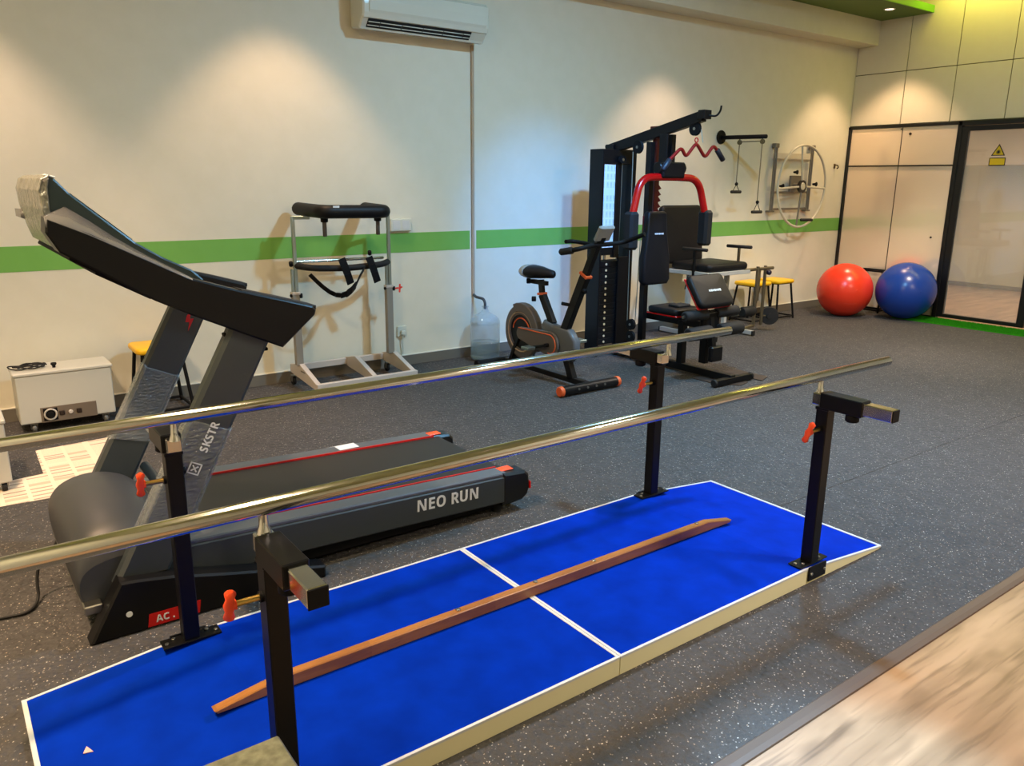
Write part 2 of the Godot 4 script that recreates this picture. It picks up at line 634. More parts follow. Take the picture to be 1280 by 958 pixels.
func make_materials():
	var m := textured("rubber", rubber_image(), 1.0 / 1.7, 0.78, 0.35)
	bump(m, 21, 0.2, 2.0)
	textured("wood_floor", planks_image(Color(0.54, 0.43, 0.33), Color(0.69, 0.56, 0.44), Color(0.40, 0.31, 0.235), 31), 1.0 / 4.0, 0.28, 0.5)
	m = textured("board_wood", wood_image(Color(0.56, 0.36, 0.17), Color(0.63, 0.42, 0.21), Color(0.46, 0.28, 0.12), 41), 1.0 / 0.5, 0.32, 0.5)
	mottled("wall", Color(0.845, 0.825, 0.745), Color(0.86, 0.84, 0.765), 51, 0.03, 0.6, 0.75, 0.3)
	mottled("panel", Color(0.86, 0.83, 0.73), Color(0.87, 0.84, 0.745), 52, 0.03, 0.9, 0.5, 0.4)
	mottled("blue", Color(0.0, 0.145, 0.56), Color(0.0, 0.18, 0.67), 53, 0.02, 1.1, 0.7, 0.12)
	mottled("stripe", Color(0.45, 0.67, 0.32), Color(0.46, 0.68, 0.335), 54, 0.03, 0.7, 0.7, 0.3)
	m = mottled("turf", Color(0.12, 0.42, 0.06), Color(0.24, 0.62, 0.10), 55, 0.25, 4.0, 0.9, 0.2)
	m = mottled("dark_plastic", Color(0.205, 0.215, 0.23), Color(0.22, 0.23, 0.245), 56, 0.2, 6.0, 0.45, 0.45)
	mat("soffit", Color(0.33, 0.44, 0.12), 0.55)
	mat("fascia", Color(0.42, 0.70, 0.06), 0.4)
	mat("olive_ceiling", Color(0.70, 0.72, 0.52), 0.8)  # olive tint, so the unseen ceiling bounces greenish light
	mat("white_paint", Color(0.85, 0.84, 0.78), 0.55)
	mat("cream", Color(0.90, 0.87, 0.68), 0.5)
	mat("edge", Color(0.78, 0.79, 0.79), 0.4)
	mat("black_paint", Color(0.045, 0.045, 0.05), 0.36, 0.0, 0.35)
	mat("black_matt", Color(0.05, 0.05, 0.055), 0.65, 0.0, 0.3)
	mat("black_frame", Color(0.03, 0.026, 0.022), 0.4)
	mat("chrome", Color(0.82, 0.82, 0.80), 0.13, 1.0)
	mat("steel", Color(0.66, 0.66, 0.64), 0.3, 1.0)
	mat("galvanised", Color(0.60, 0.66, 0.64), 0.38, 0.9)
	mat("brass", Color(0.78, 0.66, 0.36), 0.3, 1.0)
	mat("orange", Color(1.0, 0.33, 0.14), 0.4)
	mat("red", Color(0.70, 0.02, 0.03), 0.25)
	mat("dark_red", Color(0.34, 0.015, 0.02), 0.4)
	mat("white_letter", Color(0.82, 0.84, 0.85), 0.5)
	mat("leather", Color(0.055, 0.055, 0.065), 0.5, 0.0, 0.35)
	mat("foam", Color(0.025, 0.027, 0.032), 0.75)
	mat("grey_paint", Color(0.62, 0.61, 0.58), 0.4)
	mat("rubber_black", Color(0.03, 0.03, 0.03), 0.7)

# ------------------------------------------------------------------ the room
func build_room():
	var x0 := -2.6
	var z1 := 3.2
	# floor: rubber sheets laid in long lanes, wooden boards in front
	var f := struct_root("floor", "speckled dark grey rubber floor meeting wood flooring", "floor")
	var st := S()
	rbox(st, Vector3((x0 + 10.2) * 0.5, -0.06, (BACK + z1) * 0.5), Vector3(10.2 - x0 + 0.2, 0.1, z1 - BACK + 0.2))
	part("subfloor", st, mat("subfloor", Color(0.05, 0.05, 0.05), 0.9), f)
	var seams := [-1.18, -2.204, -3.25, -4.296, -5.342, BACK]
	for i in seams.size() - 1:
		st = S()
		rbox(st, Vector3((x0 + RIGHT) * 0.5, -0.005, (seams[i] + seams[i + 1]) * 0.5), Vector3(RIGHT - x0, 0.01, seams[i] - seams[i + 1] - 0.003), 0.0015)
		part("rubber_sheet", st, M.rubber, f)
	st = S()
	rbox(st, Vector3((x0 + 10.0) * 0.5, -0.006, (-1.14 + z1) * 0.5), Vector3(10.0 - x0, 0.012, z1 + 1.14))
	part("wood_flooring", st, M.wood_floor, f)
	var tr := struct_root("trim_1", "brown reducer strip between rubber and wood flooring", "trim")
	st = S()
	prism(st, [Vector2(-1.185, 0.0), Vector2(-1.178, 0.007), Vector2(-1.15, 0.009), Vector2(-1.132, 0.006), Vector2(-1.130, 0.0)], x0, RIGHT, Transform3D(Basis(Vector3(0, 0, 1), Vector3(0, 1, 0), Vector3(1, 0, 0)), Vector3.ZERO))
	part("strip", st, mat("reducer", Color(0.34, 0.27, 0.22), 0.45), tr)
	# back wall
	var w := struct_root("wall_back", "cream painted long wall behind the exercise machines", "wall")
	st = S()
	rbox(st, Vector3((x0 + 10.1) * 0.5, 2.05, BACK - 0.08), Vector3(10.1 - x0 + 0.3, 4.2, 0.16))
	part("plaster", st, M.wall, w)
	for s in [[x0, 4.005], [4.075, RIGHT]]:
		st = S()
		rbox(st, Vector3((s[0] + s[1]) * 0.5, 1.083, BACK + 0.0008), Vector3(s[1] - s[0], 0.166, 0.0016))
		part("green_stripe", st, M.stripe, w, "green painted stripe")
	var bb := struct_root("baseboard_back", "low white topped skirting along the long wall", "skirting")
	st = S()
	rbox(st, Vector3((x0 + RIGHT) * 0.5, 0.045, BACK + 0.006), Vector3(RIGHT - x0, 0.09, 0.012), 0.002)
	part("skirting_tile", st, mat("skirting", Color(0.42, 0.40, 0.36), 0.5), bb)
	st = S()
	rbox(st, Vector3((x0 + RIGHT) * 0.5, 0.094, BACK + 0.007), Vector3(RIGHT - x0, 0.008, 0.014), 0.001)
	part("skirting_cap", st, M.white_paint, bb)
	var bm := struct_root("trim_2", "white boxed beam along the top of the long wall", "beam")
	st = S()
	rbox(st, Vector3((x0 + RIGHT) * 0.5, 3.62, BACK + 0.135), Vector3(RIGHT - x0, 0.67, 0.27), 0.004)
	part("beam_box", st, M.wall, bm)
	# ceiling with a green dropped soffit along the wall
	var c := struct_root("ceiling", "pale olive ceiling with a green dropped soffit along the wall", "ceiling")
	st = S()
	rbox(st, Vector3((x0 + 10.1) * 0.5, TOP + 0.08, (BACK + z1) * 0.5), Vector3(10.1 - x0 + 0.3, 0.16, z1 - BACK + 0.4))
	part("slab", st, M.olive_ceiling, c)
	st = S()
	rbox(st, Vector3((x0 + RIGHT) * 0.5, SOFFIT + 0.02, (-5.83 - 5.20) * 0.5), Vector3(RIGHT - x0, 0.04, 0.63), 0.0)
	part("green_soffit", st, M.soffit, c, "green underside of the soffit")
	st = S()
	rbox(st, Vector3((x0 + RIGHT) * 0.5, SOFFIT + 0.04, -5.19), Vector3(RIGHT - x0, 0.08, 0.02), 0.002)
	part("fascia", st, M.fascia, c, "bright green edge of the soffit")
	# walls out of view
	for a in [["wall_left", Vector3(x0 - 0.08, 2.05, (BACK + z1) * 0.5), Vector3(0.16, 4.2, z1 - BACK + 0.4), "cream painted side wall left of the camera"], ["wall_front", Vector3((x0 + 10.1) * 0.5, 2.05, z1 + 0.08), Vector3(10.1 - x0 + 0.3, 4.2, 0.16), "cream painted wall behind the camera"]]:
		var o := struct_root(a[0], a[3], "wall")
		st = S()
		rbox(st, a[1], a[2])
		part("plaster", st, M.wall, o)

# ------------------------------------------------------------------ the right wall: panels above, black framed glass below
func build_partition():
	var w := struct_root("wall_right", "panelled cream wall above the black framed glass partition", "wall")
	var st := S()
	rbox(st, Vector3(RIGHT + 0.09, 3.2, -1.45), Vector3(0.16, 1.8, 9.4))
	part("backing", st, mat("joint", Color(0.33, 0.30, 0.12), 0.8), w)
	var zs := [-6.1, -5.43, -4.83, -4.23, -3.63, -3.03, -2.43, -1.83, -1.23]
	var ys := [2.33, 2.953, 3.95]
	var one := {}
	for j in ys.size() - 1:
		for i in zs.size() - 1:
			st = S()
			rbox(st, Vector3(RIGHT + 0.006, (ys[j] + ys[j + 1]) * 0.5, (zs[i] + zs[i + 1]) * 0.5), Vector3(0.014, ys[j + 1] - ys[j] - 0.009, zs[i + 1] - zs[i] - 0.009), 0.0015)
			part("wall_panel", st, M.panel, w)
	st = S()
	rbox(st, Vector3(RIGHT + 0.006, 3.14, 1.0), Vector3(0.014, 1.62, 4.4))
	part("wall_panel", st, M.panel, w)
	st = S()
	rbox(st, Vector3(RIGHT + 0.08, 1.16, 0.06), Vector3(0.14, 2.34, 6.4))
	part("plaster", st, M.wall, w)
	# black frame
	var fr := struct_root("trim_3", "black metal frame of the glass partition", "frame")
	var k := Color.BLACK
	for b in [
		[Vector3(0.06, 0.034, 1.42), Vector3(RIGHT + 0.01, 2.307, -5.39)],
		[Vector3(0.05, 2.32, 0.034), Vector3(RIGHT + 0.005, 1.16, -6.08)],
		[Vector3(0.045, 0.016, 1.37), Vector3(RIGHT + 0.005, 1.832, -5.385)],
		[Vector3(0.05, 0.03, 1.40), Vector3(RIGHT + 0.005, 0.015, -5.39)],
		[Vector3(0.07, 2.33, 0.05), Vector3(RIGHT + 0.005, 1.165, -4.685)],
		[Vector3(0.07, 0.05, 1.6), Vector3(RIGHT + 0.005, 2.30, -3.90)],
		[Vector3(0.07, 2.33, 0.05), Vector3(RIGHT + 0.005, 1.165, -3.13)]]:
		st = S()
		rbox(st, b[1], b[0], 0.003)
		part("frame_bar", st, M.black_frame, fr)
	var joint := S()
	rbox(joint, Vector3(RIGHT + 0.003, 1.16, -5.385), Vector3(0.012, 2.26, 0.006))
	part("glass_joint", joint, mat("joint_dark", Color(0.18, 0.13, 0.09), 0.6), fr)
	# four satin panes left of the door
	var win := struct_root("window_1", "satin film glazing left of the glass door", "glazing")
	var satin := mat("satin_glass", Color(0.95, 0.87, 0.76), 0.17, 0.38, 0.8)
	for a in [[-6.06, -5.39, 0.03, 1.824], [-5.38, -4.71, 0.03, 1.824], [-6.06, -5.39, 1.84, 2.29], [-5.38, -4.71, 1.84, 2.29]]:
		st = S()
		rbox(st, Vector3(RIGHT + 0.006, (a[2] + a[3]) * 0.5, (a[0] + a[1]) * 0.5), Vector3(0.010, a[3] - a[2], a[1] - a[0]), 0.001)
		part("pane", st, satin, win)
	for p in [[-5.28, 2.21, 0.016], [-5.40, 2.27, 0.008], [-4.86, 0.98, 0.012]]:
		st = S()
		cyl(st, Vector3(RIGHT + 0.001, p[1], p[0]), Vector3(RIGHT - 0.012, p[1], p[0]), p[2], 12, 0.002)
		part("standoff", st, mat("standoff", Color(0.16, 0.11, 0.07), 0.4), win)
	st = S()
	rbox(st, Vector3(RIGHT + 0.06, 1.16, -5.38), Vector3(0.02, 2.30, 1.40))
	part("backing_board", st, M.wall, win)
	# the glass door
	var d := struct_root("door_1", "glass door with black frame and yellow warning stickers", "door")
	for b in [[-4.665, -4.585, 0.03, 2.27], [-3.76, -3.68, 0.03, 2.27], [-4.59, -3.755, 2.215, 2.27], [-4.59, -3.755, 0.03, 0.075]]:
		st = S()
		rbox(st, Vector3(RIGHT + 0.005, (b[2] + b[3]) * 0.5, (b[0] + b[1]) * 0.5), Vector3(0.05, b[3] - b[2], b[1] - b[0]), 0.003)
		part("door_rail", st, M.black_frame, d)
	var glass := StandardMaterial3D.new()
	glass.albedo_color = Color(0.9, 0.95, 0.92, 0.10)
	glass.transparency = BaseMaterial3D.TRANSPARENCY_ALPHA
	glass.roughness = 0.02
	glass.metallic_specular = 0.5
	M["pane_glass"] = glass
	st = S()
	rbox(st, Vector3(RIGHT + 0.005, 1.145, -4.172), Vector3(0.010, 2.15, 0.84))
	part("door_pane", st, glass, d)
	st = S()
	rbox(st, Vector3(RIGHT + 0.0125, 1.155, -4.172), Vector3(0.003, 1.35, 0.838))
	part("frosted_film", st, mat("film", Color(0.72, 0.60, 0.45), 0.35, 0.0, 0.5), d, "frosted film across the middle of the pane")
	var yel := mat("sticker_yellow", Color(0.85, 0.74, 0.08), 0.5)
	var blk := mat("sticker_black", Color(0.12, 0.09, 0.02), 0.5)
	var face := Transform3D(Basis(Vector3(0, 0, 1), Vector3(0, 1, 0), Vector3(-1, 0, 0)), Vector3(RIGHT - 0.002, 0, 0))
	var tri_xf := Transform3D(face.basis, Vector3(RIGHT - 0.0005, 1.985, -4.235))
	st = S()
	prism(st, [Vector2(-0.075, -0.055), Vector2(0.075, -0.055), Vector2(0, 0.075)], 0.0, 0.0008, tri_xf)
	var s1 := part("sticker", st, blk, d, "yellow triangular warning sticker")
	st = S()
	prism(st, [Vector2(-0.058, -0.046), Vector2(0.058, -0.046), Vector2(0, 0.056)], 0.0009, 0.0014, tri_xf)
	part("sticker_face", st, yel, s1)
	st = S()
	for i in 6:
		var a := TAU * i / 12.0
		var dd := Vector2(cos(a), sin(a))
		var nn := Vector2(-dd.y, dd.x) * 0.0025
		prism(st, [dd * 0.026 + nn, -dd * 0.026 + nn, -dd * 0.026 - nn, dd * 0.026 - nn], 0.0015, 0.002 + i * 0.00005, Transform3D(tri_xf.basis, tri_xf.origin + Vector3(0, -0.014, 0)))
	part("warning_symbol", st, blk, s1)
	st = S()
	rbox(st, Vector3(RIGHT - 0.0009, 1.865, -4.235), Vector3(0.0008, 0.088, 0.175))
	var s2 := part("sticker", st, blk, d, "yellow rectangular warning sticker")
	st = S()
	rbox(st, Vector3(RIGHT - 0.0017, 1.865, -4.235), Vector3(0.0006, 0.070, 0.157))
	part("sticker_face", st, yel, s2)
	# the room beyond the glass
	var far := struct_root("wall_far", "beige wall of the room beyond the glass door", "wall")
	for b in [[Vector3(0.1, 3.0, 6.0), Vector3(13.8, 1.5, -5.0)], [Vector3(3.7, 3.0, 0.1), Vector3(11.95, 1.5, -7.6)], [Vector3(3.7, 3.0, 0.1), Vector3(11.95, 1.5, -2.4)]]:
		st = S()
		rbox(st, b[1], b[0])
		part("plaster", st, M.wall, far)
	var far_floor := struct_root("floor_001", "wood flooring of the room beyond the glass door", "floor")
	st = S()
	rbox(st, Vector3(11.9, -0.05, -5.0), Vector3(3.9, 0.1, 5.4))
	part("wood_flooring", st, M.wood_floor, far_floor)
	var far_ceil := struct_root("ceiling_001", "pale olive ceiling of the room beyond the glass door", "ceiling")
	st = S()
	rbox(st, Vector3(12.0, 2.75, -5.0), Vector3(3.7, 0.1, 5.4))
	part("slab", st, M.olive_ceiling, far_ceil)
	var bb := struct_root("baseboard_far", "white stepped skirting of the room beyond the glass door", "skirting")
	st = S()
	rbox(st, Vector3(13.70, 0.03, -5.0), Vector3(0.1, 0.06, 5.2), 0.004)
	part("lower_step", st, mat("far_step", Color(0.45, 0.36, 0.25), 0.5), bb)
	st = S()
	rbox(st, Vector3(13.72, 0.10, -5.0), Vector3(0.06, 0.08, 5.2), 0.004)
	part("upper_step", st, M.white_paint, bb)
	unseen_panel_lamp(Vector3(11.6, 2.70, -4.6), 0.3, WARM, 7.0, "unseen warm square lamp lighting the room beyond the glass door")  # out of view, placed to light the far room
	# turf strip in front of the door
	var t = thing("turf_mat", "narrow bright green artificial turf strip before the glass door", "turf mat", Vector3(9.74, 0, -3.6), 0, "", true)
	st = S()
	rbox(st, Vector3(9.735, 0.004, -3.65), Vector3(0.42, 0.008, 2.7), 0.001)
	part("mat_base", st, M.turf, t)
	var blade := S()
	tri(blade, Vector3(-0.003, 0, 0), Vector3(0.003, 0, 0), Vector3(0.002, 0.014, 0.003))
	tri(blade, Vector3(0, 0, -0.003), Vector3(0, 0, 0.003), Vector3(-0.003, 0.013, 0.0))
	blade.generate_normals()
	var mm := MultiMesh.new()
	mm.transform_format = MultiMesh.TRANSFORM_3D
	mm.mesh = blade.commit()
	mm.instance_count = 16000
	rng.seed = 5
	for i in mm.instance_count:
		mm.set_instance_transform(i, Transform3D(Basis(Vector3.UP, rng.randf() * TAU).scaled(Vector3.ONE * rng.randf_range(0.8, 1.3)), Vector3(rng.randf_range(9.53, 9.94), 0.007, rng.randf_range(-4.99, -2.31))))
	var mi := MultiMeshInstance3D.new()
	mi.name = "turf_pile"
	mi.multimesh = mm
	mi.material_override = M.turf
	mi.set_meta("kind", "stuff")
	t.add_child(mi)
	mi.position = -t.position

# ------------------------------------------------------------------ parallel bars on their platform
func build_parallel_bars():
	var t = thing("parallel_bars", "chrome parallel bars on black posts bolted to blue walking platform", "parallel bars", Vector3(1.67, 0, -2.135), 0, "", true)
	var zn := -1.645
	var zf := -2.625
	var h := 0.066
	for s in [0, 1]:
		var mx := func(x: float) -> float: return x if s == 0 else 3.34 - x
		var st := S()
		prism(st, [Vector2(mx.call(0.04), 0), Vector2(mx.call(1.669), 0), Vector2(mx.call(1.669), h), Vector2(mx.call(0.62), h), Vector2(mx.call(0.04), 0.008)], zf, zn, Transform3D(), 0.0015)
		var p := part("platform_panel", st, M.cream, t, "cream sided half of the ramped platform")
		st = S()
		prism(st, [Vector2(mx.call(0.052), 0.008), Vector2(mx.call(0.62), h - 0.002), Vector2(mx.call(1.658), h - 0.002), Vector2(mx.call(1.658), h + 0.0035), Vector2(mx.call(0.62), h + 0.0035), Vector2(mx.call(0.052), 0.0128)], zf + 0.008, zn - 0.008)
		part("blue_surface", st, M.blue, p, "blue walking surface")
		for z in [[zf, zf + 0.008], [zn - 0.008, zn]]:
			st = S()
			prism(st, [Vector2(mx.call(0.04), 0.006), Vector2(mx.call(0.62), h - 0.004), Vector2(mx.call(1.669), h - 0.004), Vector2(mx.call(1.669), h + 0.0055), Vector2(mx.call(0.62), h + 0.0055), Vector2(mx.call(0.04), 0.0140)], z[0] - 0.0012, z[1] + 0.0012, Transform3D(), 0.001)
			part("edge_strip", st, M.edge, p)
		st = S()
		rbox(st, Vector3(mx.call(0.046), 0.0085, (zn + zf) * 0.5), Vector3(0.014, 0.015, zn - zf), 0.001)
		part("edge_strip", st, M.edge, p)
		st = S()
		rbox(st, Vector3(mx.call(1.6635), h + 0.001, (zn + zf) * 0.5), Vector3(0.011, 0.009, zn - zf - 0.02), 0.001)
		part("edge_strip", st, M.edge, p)
	for px in [0.545, 2.79]:
		for side in [1, -1]:
			bar_post(t, px, side)
	for side in [1, -1]:
		var z := -1.715 if side > 0 else -2.525
		var y := 0.862 if side > 0 else 0.876
		var st := S()
		var e := 3.285 if side > 0 else 3.235
		tube(st, [Vector3(-0.12, y, z), Vector3(-0.118, y, z), Vector3(e - 0.003, y, z), Vector3(e, y, z)], [0.016, 0.0205, 0.0205, 0.017], 28)
		part("handrail", st, M.chrome, t, "chrome handrail nearest the wood floor" if side > 0 else "chrome handrail nearest the treadmill")

func bar_post(t: Node, px: float, side: int):
	var pz := -1.682 if side > 0 else -2.590
	var out := float(side)          # away from the walkway
	var yt := 0.742
	var rail_y := 0.862 if side > 0 else 0.876
	var dy := 0.0 if side > 0 else 0.014
	var st := S()
	rbox(st, Vector3(px, (0.072 + yt) * 0.5, pz), Vector3(0.052, yt - 0.072, 0.052), 0.003)
	var post := part("post", st, M.black_paint, t)
	# foot flange on the platform and a plate down its side
	st = S()
	rbox(st, Vector3(px, 0.0745, pz - out * 0.005), Vector3(0.19, 0.006, 0.06), 0.001)
	rbox(st, Vector3(px, 0.045, (-1.641 if side > 0 else -2.629)), Vector3(0.12, 0.062, 0.006), 0.001)
	part("foot_bracket", st, M.black_paint, post)
	st = S()
	for dx in [-0.08, -0.055, 0.055, 0.08]:
		st = S()
		cyl(st, Vector3(px + dx, 0.077, pz - out * (0.012 if absf(dx) > 0.06 else -0.008)), Vector3(px + dx, 0.083, pz - out * (0.012 if absf(dx) > 0.06 else -0.008)), 0.007, 8, 0.001)
		part("bolt", st, M.steel, post)
	for dx in [-0.045, 0.045]:
		st = S()
		cyl(st, Vector3(px + dx, 0.045, (-1.638 if side > 0 else -2.632)), Vector3(px + dx, 0.045, (-1.632 if side > 0 else -2.638)), 0.007, 8, 0.001)
		part("bolt", st, M.steel, post)
	# orange T knob on a brass screw
	st = S()
	cyl(st, Vector3(px - 0.026, 0.655, pz), Vector3(px - 0.095, 0.655, pz), 0.0085, 6)
	part("knob_screw", st, M.brass, post)
	st = S()
	var kx := px - 0.1
	var up := Vector3(0, 0.94, 0.34).normalized() if int(px * 10) % 2 == 1 else Vector3(0, 0.3, 0.95).normalized()
	tube(st, [Vector3(kx + 0.012, 0.655, pz), Vector3(kx - 0.004, 0.655, pz)], [0.013, 0.012], 12)
	var kc := Vector3(kx - 0.002, 0.655, pz)
	tube(st, [kc - up * 0.046, kc - up * 0.038, kc - up * 0.020, kc, kc + up * 0.020, kc + up * 0.038, kc + up * 0.046], [0.006, 0.0135, 0.0095, 0.0145, 0.0095, 0.0135, 0.006], 14)
	part("clamp_knob", st, M.orange, post, "orange clamp knob")
	st = S()
	cyl(st, Vector3(px - 0.024, 0.655, pz), Vector3(px - 0.034, 0.655, pz), 0.014, 8)
	part("screw_boss", st, M.black_matt, post)
	st = S()
	cyl(st, Vector3(px + 0.024, 0.675, pz), Vector3(px + 0.036, 0.675, pz), 0.013, 10, 0.003)
	part("plug", st, M.black_matt, post)
	# square sleeve across the top with a chrome arm sliding in it
	var y := 0.772 + dy * 0.4
	var za := pz - out * 0.012
	var zb := pz + out * 0.165
	st = S()
	rbox(st, Vector3(px, y, (za + zb) * 0.5), Vector3(0.062, 0.062, absf(zb - za)), 0.003)
	rbox(st, Vector3(px, y - 0.033, pz), Vector3(0.058, 0.012, 0.058), 0.002)
	var sl := part("sleeve", st, M.black_paint, t, "black square sleeve")
	st = S()
	rbox(st, Vector3(px, y + 0.001, pz + out * 0.115), Vector3(0.046, 0.046, 0.33), 0.003)
	part("cross_arm", st, M.chrome, sl, "chrome square arm")
	st = S()
	rbox(st, Vector3(px, y, pz + out * 0.2815), Vector3(0.047, 0.047, 0.004), 0.002)
	part("end_plug", st, M.black_matt, sl)
	st = S()
	cyl(st, Vector3(px, y - 0.03, pz + out * 0.115), Vector3(px, y - 0.062, pz + out * 0.115), 0.026, 14, 0.005)
	part("locking_knob", st, M.black_matt, sl)
	st = S()
	var rz := -1.715 if side > 0 else -2.525
	tube(st, [Vector3(px, y + 0.024, rz), Vector3(px, y + 0.032, rz), Vector3(px, y + 0.045, rz), Vector3(px, rail_y - 0.015, rz)], [0.018, 0.016, 0.0115, 0.0105], 14)
	part("rail_stem", st, M.chrome, sl)
	# wooden guide board lying down the middle of the walkway, built once with the first post
	if px < 1.0 and side > 0:
		build_board()

func build_board():
	var t = thing("wooden_board", "long brown wooden guide board lying along the blue platform", "board", Vector3(1.67, 0.0695, -2.14), 0, "", true)
	var st := S()
	var y := 0.0697
	prism(st, [Vector2(0.50, y), Vector2(2.835, y), Vector2(2.845, y + 0.012), Vector2(2.68, y + 0.044), Vector2(0.70, y + 0.044), Vector2(0.49, y + 0.012)], -2.160, -2.125, Transform3D(), 0.003)
	part("plank", st, M.board_wood, t)
	for x in [1.35, 1.70, 2.0, 2.62]:
		st = S()
		cyl(st, Vector3(x, y + 0.042, -2.145), Vector3(x, y + 0.049, -2.145), 0.009, 10, 0.002)
		part("screw", st, M.steel, t)

# ------------------------------------------------------------------ treadmill
func wrap_material() -> StandardMaterial3D:
	if M.has("wrap"):
		return M["wrap"]
	var m := StandardMaterial3D.new()
	m.albedo_color = Color(0.80, 0.85, 0.90, 0.16)
	m.transparency = BaseMaterial3D.TRANSPARENCY_ALPHA
	m.roughness = 0.16
	m.metallic_specular = 0.6
	m.uv1_triplanar = true
	m.uv1_scale = Vector3(3.0, 9.0, 3.0)
	bump(m, 91, 0.03, 14.0, 5)
	M["wrap"] = m
	return m

func build_treadmill():
	var t = thing("treadmill", "large dark grey treadmill with sloping console behind the parallel bars", "treadmill", Vector3(1.25, 0, -3.37), 0, "", true)
	var zc := -3.34
	var slate := mat("slate", Color(0.20, 0.225, 0.24), 0.38)
	var slate_top := mat("slate_top", Color(0.36, 0.38, 0.41), 0.28, 0.3)
	var letter: Material = M.white_letter
	var deck_y := func(x: float) -> float: return 0.255 - (x - 0.8) * 0.034
	for s in [1, -1]:
		var zz := func(d: float) -> float: return zc + s * d          # d is the distance from the middle
		# black foot that carries the upright
		var st := S()
		var z0: float = minf(zz.call(0.405), zz.call(0.49))
		var z1: float = maxf(zz.call(0.405), zz.call(0.49))
		prism(st, [Vector2(0.268, 0.0), Vector2(1.15, 0.0), Vector2(1.15, 0.05), Vector2(0.92, 0.10), Vector2(0.72, 0.145), Vector2(0.56, 0.185), Vector2(0.44, 0.205), Vector2(0.385, 0.21)], z0, z1, Transform3D(), 0.008)
		var foot := part("base_foot", st, mat("foot_black", Color(0.05, 0.05, 0.055), 0.42, 0.0, 0.35), t)
		if s > 0:
			st = S()
			prism(st, [Vector2(0.458, 0.010), Vector2(0.640, 0.010), Vector2(0.648, 0.060), Vector2(0.466, 0.060)], z1, z1 + 0.002)
			var badge := part("badge", st, mat("badge_red", Color(0.72, 0.06, 0.03), 0.4), foot, "red badge")
			var bx := Transform3D(Basis(), Vector3(0.520, 0.035, z1 + 0.0030))
			var l := lettering("AC .", 0.026, letter, foot, bx)
			l.name = "badge_lettering"
			st = S()
			cyl(st, Vector3(0.402, 0.083, z1), Vector3(0.402, 0.083, z1 + 0.002), 0.011, 16)
			part("round_sticker", st, letter, foot)
		# upright
		st = S()
		z0 = minf(zz.call(0.375), zz.call(0.44))
		z1 = maxf(zz.call(0.375), zz.call(0.44))
		prism(st, [Vector2(0.372, 0.18), Vector2(0.560, 0.18), Vector2(1.0, 1.01), Vector2(1.02, 1.08), Vector2(0.868, 1.095)], z0, z1, Transform3D(), 0.014)
		var u := part("upright", st, slate, t, "sloping slate grey upright")
		st = S()
		var lo := 0.34 if s > 0 else 0.48
		var hi := 0.76 if s > 0 else 0.80
		var xl := func(y: float) -> float: return 0.372 + (y - 0.18) * 0.5421
		var xr := func(y: float) -> float: return 0.560 + (y - 0.18) * 0.530
		prism(st, [Vector2(xl.call(lo) - 0.004, lo), Vector2(xr.call(lo - 0.05) + 0.004, lo - 0.05), Vector2(xr.call(hi - 0.07) + 0.004, hi - 0.07), Vector2(xl.call(hi) - 0.004, hi)], z0 - 0.004, z1 + 0.004, Transform3D(), 0.010)
		part("plastic_wrap", st, wrap_material(), u, "clear crinkled plastic wrap")
		var dir := Vector3(0.5421, 1.0, 0).normalized()
		var tx := Basis(dir, Vector3(-dir.y, dir.x, 0), Vector3(0, 0, 1))
		if s > 0:
			var l2 := lettering("SKSTR", 0.030, letter, u, Transform3D(tx, Vector3(0.745, 0.675, z1 + 0.007)))
			l2.name = "upright_lettering"
			st = S()
			var lc := Vector3(0.682, 0.565, z1 + 0.0065)
			for k in 4:
				var a: Vector3 = tx.x.rotated(Vector3(0, 0, 1), PI * 0.5 * k)
				bar(st, lc + a * 0.020 + a.rotated(Vector3(0, 0, 1), PI / 2) * 0.022, lc + a * 0.020 - a.rotated(Vector3(0, 0, 1), PI / 2) * 0.022, 0.005, 0.001, 0.0, Vector3(0, 0, 1))
			for k in 2:
				var a2: Vector3 = tx.x.rotated(Vector3(0, 0, 1), PI * 0.25 + PI * 0.5 * k)
				bar(st, lc + a2 * 0.015, lc - a2 * 0.015, 0.005, 0.0012, 0.0, Vector3(0, 0, 1))
			part("logo_mark", st, letter, u)
			for p in [[0.845, 1.045], [0.985, 0.975]]:
				st = S()
				rbox(st, Vector3(p[0], p[1], (z0 + z1) * 0.5), Vector3(0.02, 0.012, 0.03), 0.002)
				part("bolt", st, M.black_matt, u)
		else:
			st = S()
			prism(st, [Vector2(0.905, 1.00), Vector2(0.925, 1.02), Vector2(0.918, 0.985), Vector2(0.935, 0.985), Vector2(0.905, 0.93), Vector2(0.914, 0.97), Vector2(0.897, 0.972)], z1, z1 + 0.002)
			part("red_mark", st, mat("mark_red", Color(0.75, 0.05, 0.12), 0.4), u)
		# arm that runs from the console down to the hand grip
		st = S()
		z0 = minf(zz.call(0.345), zz.call(0.465))
		z1 = maxf(zz.call(0.345), zz.call(0.465))
		var arm_line := [Vector2(0.311, 1.481), Vector2(0.430, 1.426), Vector2(0.587, 1.341), Vector2(0.730, 1.264), Vector2(0.880, 1.214), Vector2(1.037, 1.168), Vector2(1.166, 1.129), Vector2(1.179, 1.115), Vector2(1.173, 1.096), Vector2(1.039, 0.982), Vector2(0.880, 1.057), Vector2(0.730, 1.129), Vector2(0.603, 1.196), Vector2(0.460, 1.292), Vector2(0.337, 1.371), Vector2(0.305, 1.434)]
		if s < 0:
			for i in arm_line.size():
				arm_line[i].x = maxf(arm_line[i].x, 0.365 + (0.004 if arm_line[i].y > 1.42 else 0.0))
		prism(st, arm_line, z0, z1, Transform3D(), 0.006)
